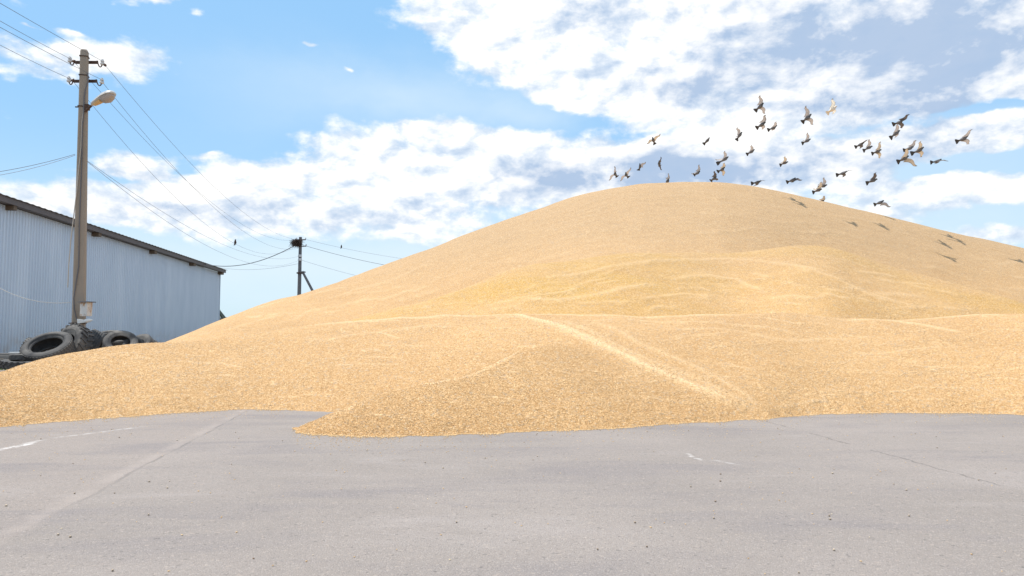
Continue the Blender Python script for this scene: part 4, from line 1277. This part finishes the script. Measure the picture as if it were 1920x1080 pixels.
def pigeon(c_px, Y, head, tail, wings, pal, label, size=1.0):
    """c_px centre on the photo; head, tail and wing tips as pixel offsets from it, each wing with a near(-1)/far(+1) sign"""
    cx_, cy_ = c_px
    C0 = at(cx_, cy_, Y)
    s = FPX / Y
    def vec(off, real, sgn):
        v_ = Vector((off[0] / s, 0, -off[1] / s)); l = v_.length
        if l < real: v_.y = sgn * math.sqrt(real * real - l * l) * 0.92
        return v_
    BL = 0.17 * size; WL = 0.38 * size
    hv = vec(head, BL, -1 if len(head) < 3 else head[2])
    tv = vec(tail, BL * 1.05, 1 if len(tail) < 3 else tail[2])
    axd = (hv - tv).normalized()
    root = None
    m_ = MB(); cols = []; thin = []
    upd = Vector((0, 0, 1)) - axd * axd.z
    if upd.length < 0.2: upd = Vector((0, -1, 0)) - axd * axd.y * -1
    upd.normalize(); sd_ = axd.cross(upd).normalized()
    # body: tail fan, trunk, neck, head, beak as one skin
    wpal, bpal, npal, tpal = PAL[pal]
    st = [(-1.02, 0.050, 0.004, tpal, 0), (-0.97, 0.075, 0.004, tpal, 0), (-0.78, 0.062, 0.006, tpal, 0), (-0.55, 0.034, 0.012, tpal, 0), (-0.42, 0.027, 0.022, bpal, 0), (-0.20, 0.044, 0.040, bpal, 0), (0.08, 0.056, 0.052, bpal, 0),
          (0.36, 0.050, 0.050, bpal, 0), (0.56, 0.034, 0.036, npal, 0.010), (0.70, 0.025, 0.028, npal, 0.020), (0.82, 0.025, 0.027, npal, 0.026), (0.91, 0.017, 0.018, npal, 0.026), (0.945, 0.006, 0.006, npal, 0.022), (1.02, 0.002, 0.002, (0.12, .11, .1), 0.016)]
    n = 10
    for (q_, w, h, colr, lift) in st:
        cc = (hv * q_ if q_ > 0 else tv * (-q_)) + upd * lift * size
        sdt = axd.cross(Vector((0, 1, 0.25)))
        sdt = (sdt.normalized() if sdt.length > 0.2 else sd_)
        if sdt.dot(sd_) < 0: sdt = -sdt
        ws_ = min(max((-q_ - 0.35) / 0.4, 0), 1)
        sq = (sd_ * (1 - ws_) + sdt * ws_).normalized()
        for k_ in range(n):
            a = 2 * math.pi * k_ / n
            m_.v.append(tuple(cc + sq * math.cos(a) * w * size + upd * math.sin(a) * h * size))
            cols.append(colr); thin.append(0.3 if q_ < -0.5 else 0.0)
    for i in range(len(st) - 1):
        for k_ in range(n):
            a = i * n + k_; b2 = i * n + (k_ + 1) % n
            m_.f.append((a, b2, b2 + n, a + n)); m_.mi.append(0)
    m_.f.append(tuple(range(n))[::-1]); m_.mi.append(0)
    m_.f.append(tuple(range((len(st) - 1) * n, len(st) * n))); m_.mi.append(0)
    back = -axd
    for wi, wg in enumerate(wings):
        sg = wg[2] if len(wg) > 2 else (-1 if wi == 0 else 1)
        tipv = vec(wg[:2], WL, sg)
        if tipv.length > WL * 1.25: tipv = tipv.normalized() * WL * 1.25
        root_p = axd * 0.055 * size + tipv.normalized() * 0.025 * size
        span = tipv - root_p
        cn_ = span.cross(axd).normalized()
        # leading edge bows forward at the wrist
        NS, NCH = 15, 5
        b0 = len(m_.v)
        perp = (back - span.normalized() * back.dot(span.normalized()))
        if perp.length < 0.3: perp = perp + Vector((0, 0.5, -0.4))
        perp.normalize()
        for layer_ in (0, 1):
            for i in range(NS):
                f = i / (NS - 1)
                le = root_p + span * f - perp * (0.055 * size * math.sin(math.pi * min(f * 1.35, 1)) * (1.0 if f < 0.75 else 1)) + cn_ * 0.028 * math.sin(math.pi * f) * size
                chord = 0.125 * size * (1 - 0.50 * f) * (math.sqrt(max(1 - f ** 3.0, 0.004)))
                # fingered trailing edge
                saw = 1.0
                for j in range(NCH):
                    g2 = j / (NCH - 1)
                    th = 0.006 * (1 - g2) * (1 - 0.7 * f) * size + 0.0008
                    pnt = le + perp * chord * saw * g2 + cn_ * (0.012 * math.sin(math.pi * g2) * (1 - f)) * size + cn_ * (th if layer_ == 0 else -th)
                    m_.v.append(tuple(pnt))
                    dk = 1.0 - 0.55 * max(0, f - 0.75) / 0.25 - 0.25 * (g2 > 0.85)
                    dk2 = dk * (0.85 if g2 < 0.2 else 1.0)
                    cols.append(tuple(x * dk2 for x in wpal)); thin.append(1.0)
        def id_(l, i, j): return b0 + l * NS * NCH + i * NCH + j
        for i in range(NS - 1):
            for j in range(NCH - 1):
                m_.f.append((id_(0, i, j), id_(0, i + 1, j), id_(0, i + 1, j + 1), id_(0, i, j + 1))); m_.mi.append(0)
                m_.f.append((id_(1, i, j), id_(1, i, j + 1), id_(1, i + 1, j + 1), id_(1, i + 1, j))); m_.mi.append(0)
            for (j0,) in ((0,), (NCH - 1,)):
                m_.f.append((id_(0, i, j0), id_(1, i, j0), id_(1, i + 1, j0), id_(0, i + 1, j0))); m_.mi.append(0)
        for j in range(NCH - 1):
            m_.f.append((id_(0, NS - 1, j), id_(0, NS - 1, j + 1), id_(1, NS - 1, j + 1), id_(1, NS - 1, j))); m_.mi.append(0)
    o = m_.build('pigeon', mbird, None, angle=60)
    o.location = C0
    ca1 = o.data.color_attributes.new('feather', 'FLOAT_COLOR', 'POINT')
    ca1.data.foreach_set('color', np.array([(*c, 1) for c in cols], dtype=np.float32).ravel())
    ta1 = o.data.attributes.new('thin', 'FLOAT', 'POINT')
    ta1.data.foreach_set('value', np.array(thin, dtype=np.float32))
    tag(o, label, 'pigeon', 'pigeons flying over the grain heap')
    return o
def Z5(x, y): return (1120 + x / 4.5, 160 + y / 4.5)
def Z6(x, y): return (1500 + x / 4.5, 160 + y / 4.5)
BIRDS = [
 # zoom, centre, head, tail, wings, Y, palette, label
 (5, (150, 752), (143, 738), (174, 766), [(133, 697), (104, 792)], 26.0, 'grey', 'grey pigeon with one wing up and one down, leftmost of all over the heap'),
 (5, (243, 760), (234, 744), (272, 770), [(274, 703), (200, 797)], 26.0, 'grey', 'grey pigeon with wings in a slanting line, second from the left'),
 (5, (362, 690), (356, 665), (349, 713), [(398, 658), (370, 670)], 29.0, 'grey', 'small pale blurred pigeon, third from the left'),
 (5, (522, 665), (516, 645), (535, 672), [(522, 617), (558, 701)], 28.0, 'dark', 'dark pigeon with curved wings just above the left of the summit'),
 (5, (590, 812), (596, 800), (588, 830), [(586, 757), (594, 760)], 24.6, 'grey', 'pigeon with raised wings half hidden behind the very top of the heap'),
 (5, (474, 467), (458, 447), (491, 492), [(523, 420), (427, 476)], 27.0, 'tan', 'tan pigeon with spread wings, highest at the left of the flock'),
 (5, (924, 470), (953, 443), (900, 492), [(930, 462), (915, 478)], 27.0, 'dark', 'pigeon with folded wings showing only body and tail, slanting up to the right'),
 (5, (1196, 425), (1222, 400), (1177, 462), [(1163, 368), (1200, 405)], 25.0, 'grey', 'slim grey pigeon climbing right with wing swept up to the left'),
 (5, (1295, 563), (1328, 547), (1262, 580), [(1283, 520), (1300, 540)], 27.0, 'grey', 'small grey pigeon heading right with wing raised, in the middle of the flock'),
 (5, (1370, 182), (1397, 163), (1338, 208), [(1352, 103), (1443, 218)], 20.8, 'grey', 'topmost pigeon, wings wide in a V and dark fanned tail'),
 (5, (1382, 335), (1415, 323), (1350, 352), [(1396, 272), (1432, 346)], 21.1, 'grey', 'left one of the close pair below the topmost pigeon'),
 (5, (1480, 362), (1517, 346), (1442, 372), [(1486, 328), (1500, 358)], 24.6, 'grey', 'right one of the close pair below the topmost pigeon, gliding level'),
 (5, (840, 742), (862, 736), (820, 750), [(848, 680), (812, 724)], 27.0, 'grey', 'small pigeon with a tall upright wing, low over the summit'),
 (5, (1072, 625), (1108, 610), (1006, 664), [(1060, 566), (1012, 608)], 25.0, 'grey', 'pigeon flying right with long thin tail and both wings up, above the summit'),
 (5, (1050, 712), (1070, 703), (1017, 724), [(1056, 670), (1088, 750)], 26.0, 'tan', 'tan pigeon with crescent wings just under the long-tailed one'),
 (5, (982, 788), (1000, 782), (963, 800), [(973, 738), (1040, 783)], 26.0, 'dark', 'dark pigeon low over the summit with one wing straight up'),
 (5, (1345, 820), (1380, 815), (1296, 829), [(1392, 822), (1350, 832)], 25.0, 'dark', 'flat dark pigeon skimming the right shoulder of the summit'),
 (5, (1640, 803), (1668, 792), (1598, 815), [(1706, 812), (1672, 800)], 24.6, 'dark', 'dark pigeon with wings swept forward, low above the right slope'),
 (5, (1575, 655), (1607, 654), (1545, 672), [(1562, 614), (1580, 630)], 28.0, 'tan', 'small tan pigeon alone with raised wing, right of the summit'),
 (6, (56, 278), (98, 250), (30, 303), [(28, 188), (142, 312)], 20.0, 'grey', 'large pigeon with sharp pointed wings in a V, right of the topmost one'),
 (6, (268, 205), (312, 182), (240, 228), [(248, 130), (325, 213)], 20.5, 'white', 'white pigeon with glowing cream wings, the only pale one'),
 (6, (55, 470), (96, 456), (20, 488), [(44, 413), (58, 440)], 26.0, 'grey', 'pale pigeon with upright wing alone in the centre of the flock'),
 (6, (835, 315), (868, 298), (793, 322), [(887, 268), (905, 340)], 21.2, 'dark', 'upper one of the two pigeons stacked at the right, wings forward'),
 (6, (803, 408), (850, 384), (775, 440), [(788, 343), (852, 416)], 20.2, 'grey', 'lower one of the two pigeons stacked at the right, tail fanned dark'),
 (6, (505, 502), (538, 490), (474, 516), [(552, 476), (548, 512)], 24.6, 'dark', 'left one of the tight row of three pigeons over the right slope'),
 (6, (572, 527), (613, 520), (542, 550), [(557, 472), (602, 505)], 24.6, 'grey', 'middle one of the tight row of three pigeons over the right slope'),
 (6, (648, 560), (693, 546), (616, 572), [(658, 486), (706, 602)], 24.6, 'tan', 'right one of the tight row of three pigeons, tan wings spread'),
 (6, (918, 535), (952, 528), (883, 543), [(952, 478), (940, 510)], 24.6, 'grey', 'grey pigeon overlapped by the orange-winged one'),
 (6, (1000, 552), (1038, 532), (932, 578), [(978, 488), (1070, 586)], 20.8, 'tan', 'pigeon with bright orange wings, uppermost right of the cluster'),
 (6, (872, 620), (926, 600), (838, 640), [(868, 548), (990, 682)], 19.1, 'tan', 'largest pigeon, cream wings spread wide and blackish fanned tail'),
 (6, (1150, 643), (1200, 628), (1098, 652), [(1217, 655), (1185, 640)], 24.6, 'dark', 'dark pigeon with wings cupped downward, right of the cluster'),
 (6, (1372, 455), (1417, 434), (1324, 472), [(1406, 392), (1468, 478)], 20.0, 'grey', 'rightmost pigeon of all, flying away against blue sky'),
 (6, (358, 743), (392, 735), (303, 759), [(415, 732), (402, 757)], 24.6, 'dark', 'dark brown pigeon gliding with folded down wings above the right slope'),
 (6, (606, 804), (649, 800), (568, 824), [(604, 752), (618, 785)], 22.0, 'dark', 'dark pigeon with thin upright wing, low above the right slope'),
 (6, (190, 850), (220, 851), (168, 858), [(178, 790), (190, 815)], 24.6, 'grey', 'upper one of the overlapping pair low by the slope line'),
 (6, (148, 885), (178, 886), (108, 904), [(160, 826), (150, 850)], 24.6, 'tan', 'lower one of the overlapping pair low by the slope line, blurred pale wing'),
 (6, (172, 985), (190, 985), (150, 990), [(180, 948), (165, 955)], 25.0, 'tan', 'pigeon mostly sunk behind the slope line with only pale wings showing'),
 (6, (668, 992), (706, 980), (636, 1003), [(750, 1030), (742, 992)], 24.6, 'grey', 'lowest pigeon, beating its wings forward just above the right slope'),
]
for (z, c, h, tl, ws, Y, pal, lab_) in BIRDS:
    F = Z5 if z == 5 else Z6
    c2 = F(*c)
    rel_ = lambda p: ((p[0] - c[0]) / 4.5, (p[1] - c[1]) / 4.5)
    pigeon(c2, Y, rel_(h), rel_(tl), [(*rel_(w), -1 if i == 0 else 1) for i, w in enumerate(ws)], pal, lab_)
# two tiny birds sitting on wires
def perched(p, label):
    m_ = MB()
    m_.loft([[Vector((p[0] + math.cos(a) * r, p[1] + math.sin(a) * r * 1.2, p[2] + z)) for a in [k_ * math.pi / 4 for k_ in range(8)]]
             for z, r in ((-0.06, 0.008), (-0.02, 0.02), (0.02, 0.05), (0.08, 0.06), (0.13, 0.045), (0.16, 0.03), (0.19, 0.033), (0.215, 0.025), (0.225, 0.008))])
    m_.tube([(p[0] - 0.02, p[1], p[2] + 0.02), (p[0] - 0.06, p[1], p[2] - 0.09)], [0.03, 0.012], 6)
    m_.tube([(p[0] + 0.02, p[1], p[2] + 0.195), (p[0] + 0.06, p[1], p[2] + 0.19)], [0.012, 0.003], 6)
    o = m_.build('small_bird', mtw, None, origin=p); tag(o, label, 'bird', 'birds perched on wires')
def on_wire(pts, u):
    for a, b_ in zip(pts[:-1], pts[1:]):
        ua = proj(a)[0]; ub = proj(b_)[0]
        if (ua - u) * (ub - u) <= 0:
            return a.lerp(b_, (u - ua) / (ub - ua))
    return pts[len(pts) // 2]
perched(on_wire(wD, 441), 'tiny dark bird perched on the sagging wire above the shed end')
wG = [o for o in C.objects if o.get('label', '').startswith('upper thin wire from the nest')][0]
_p = [wG.location + v.co for v in wG.data.vertices][::5]
perched(on_wire(_p, 640), 'tiny dark bird perched on the thin wire right of the nest pole')
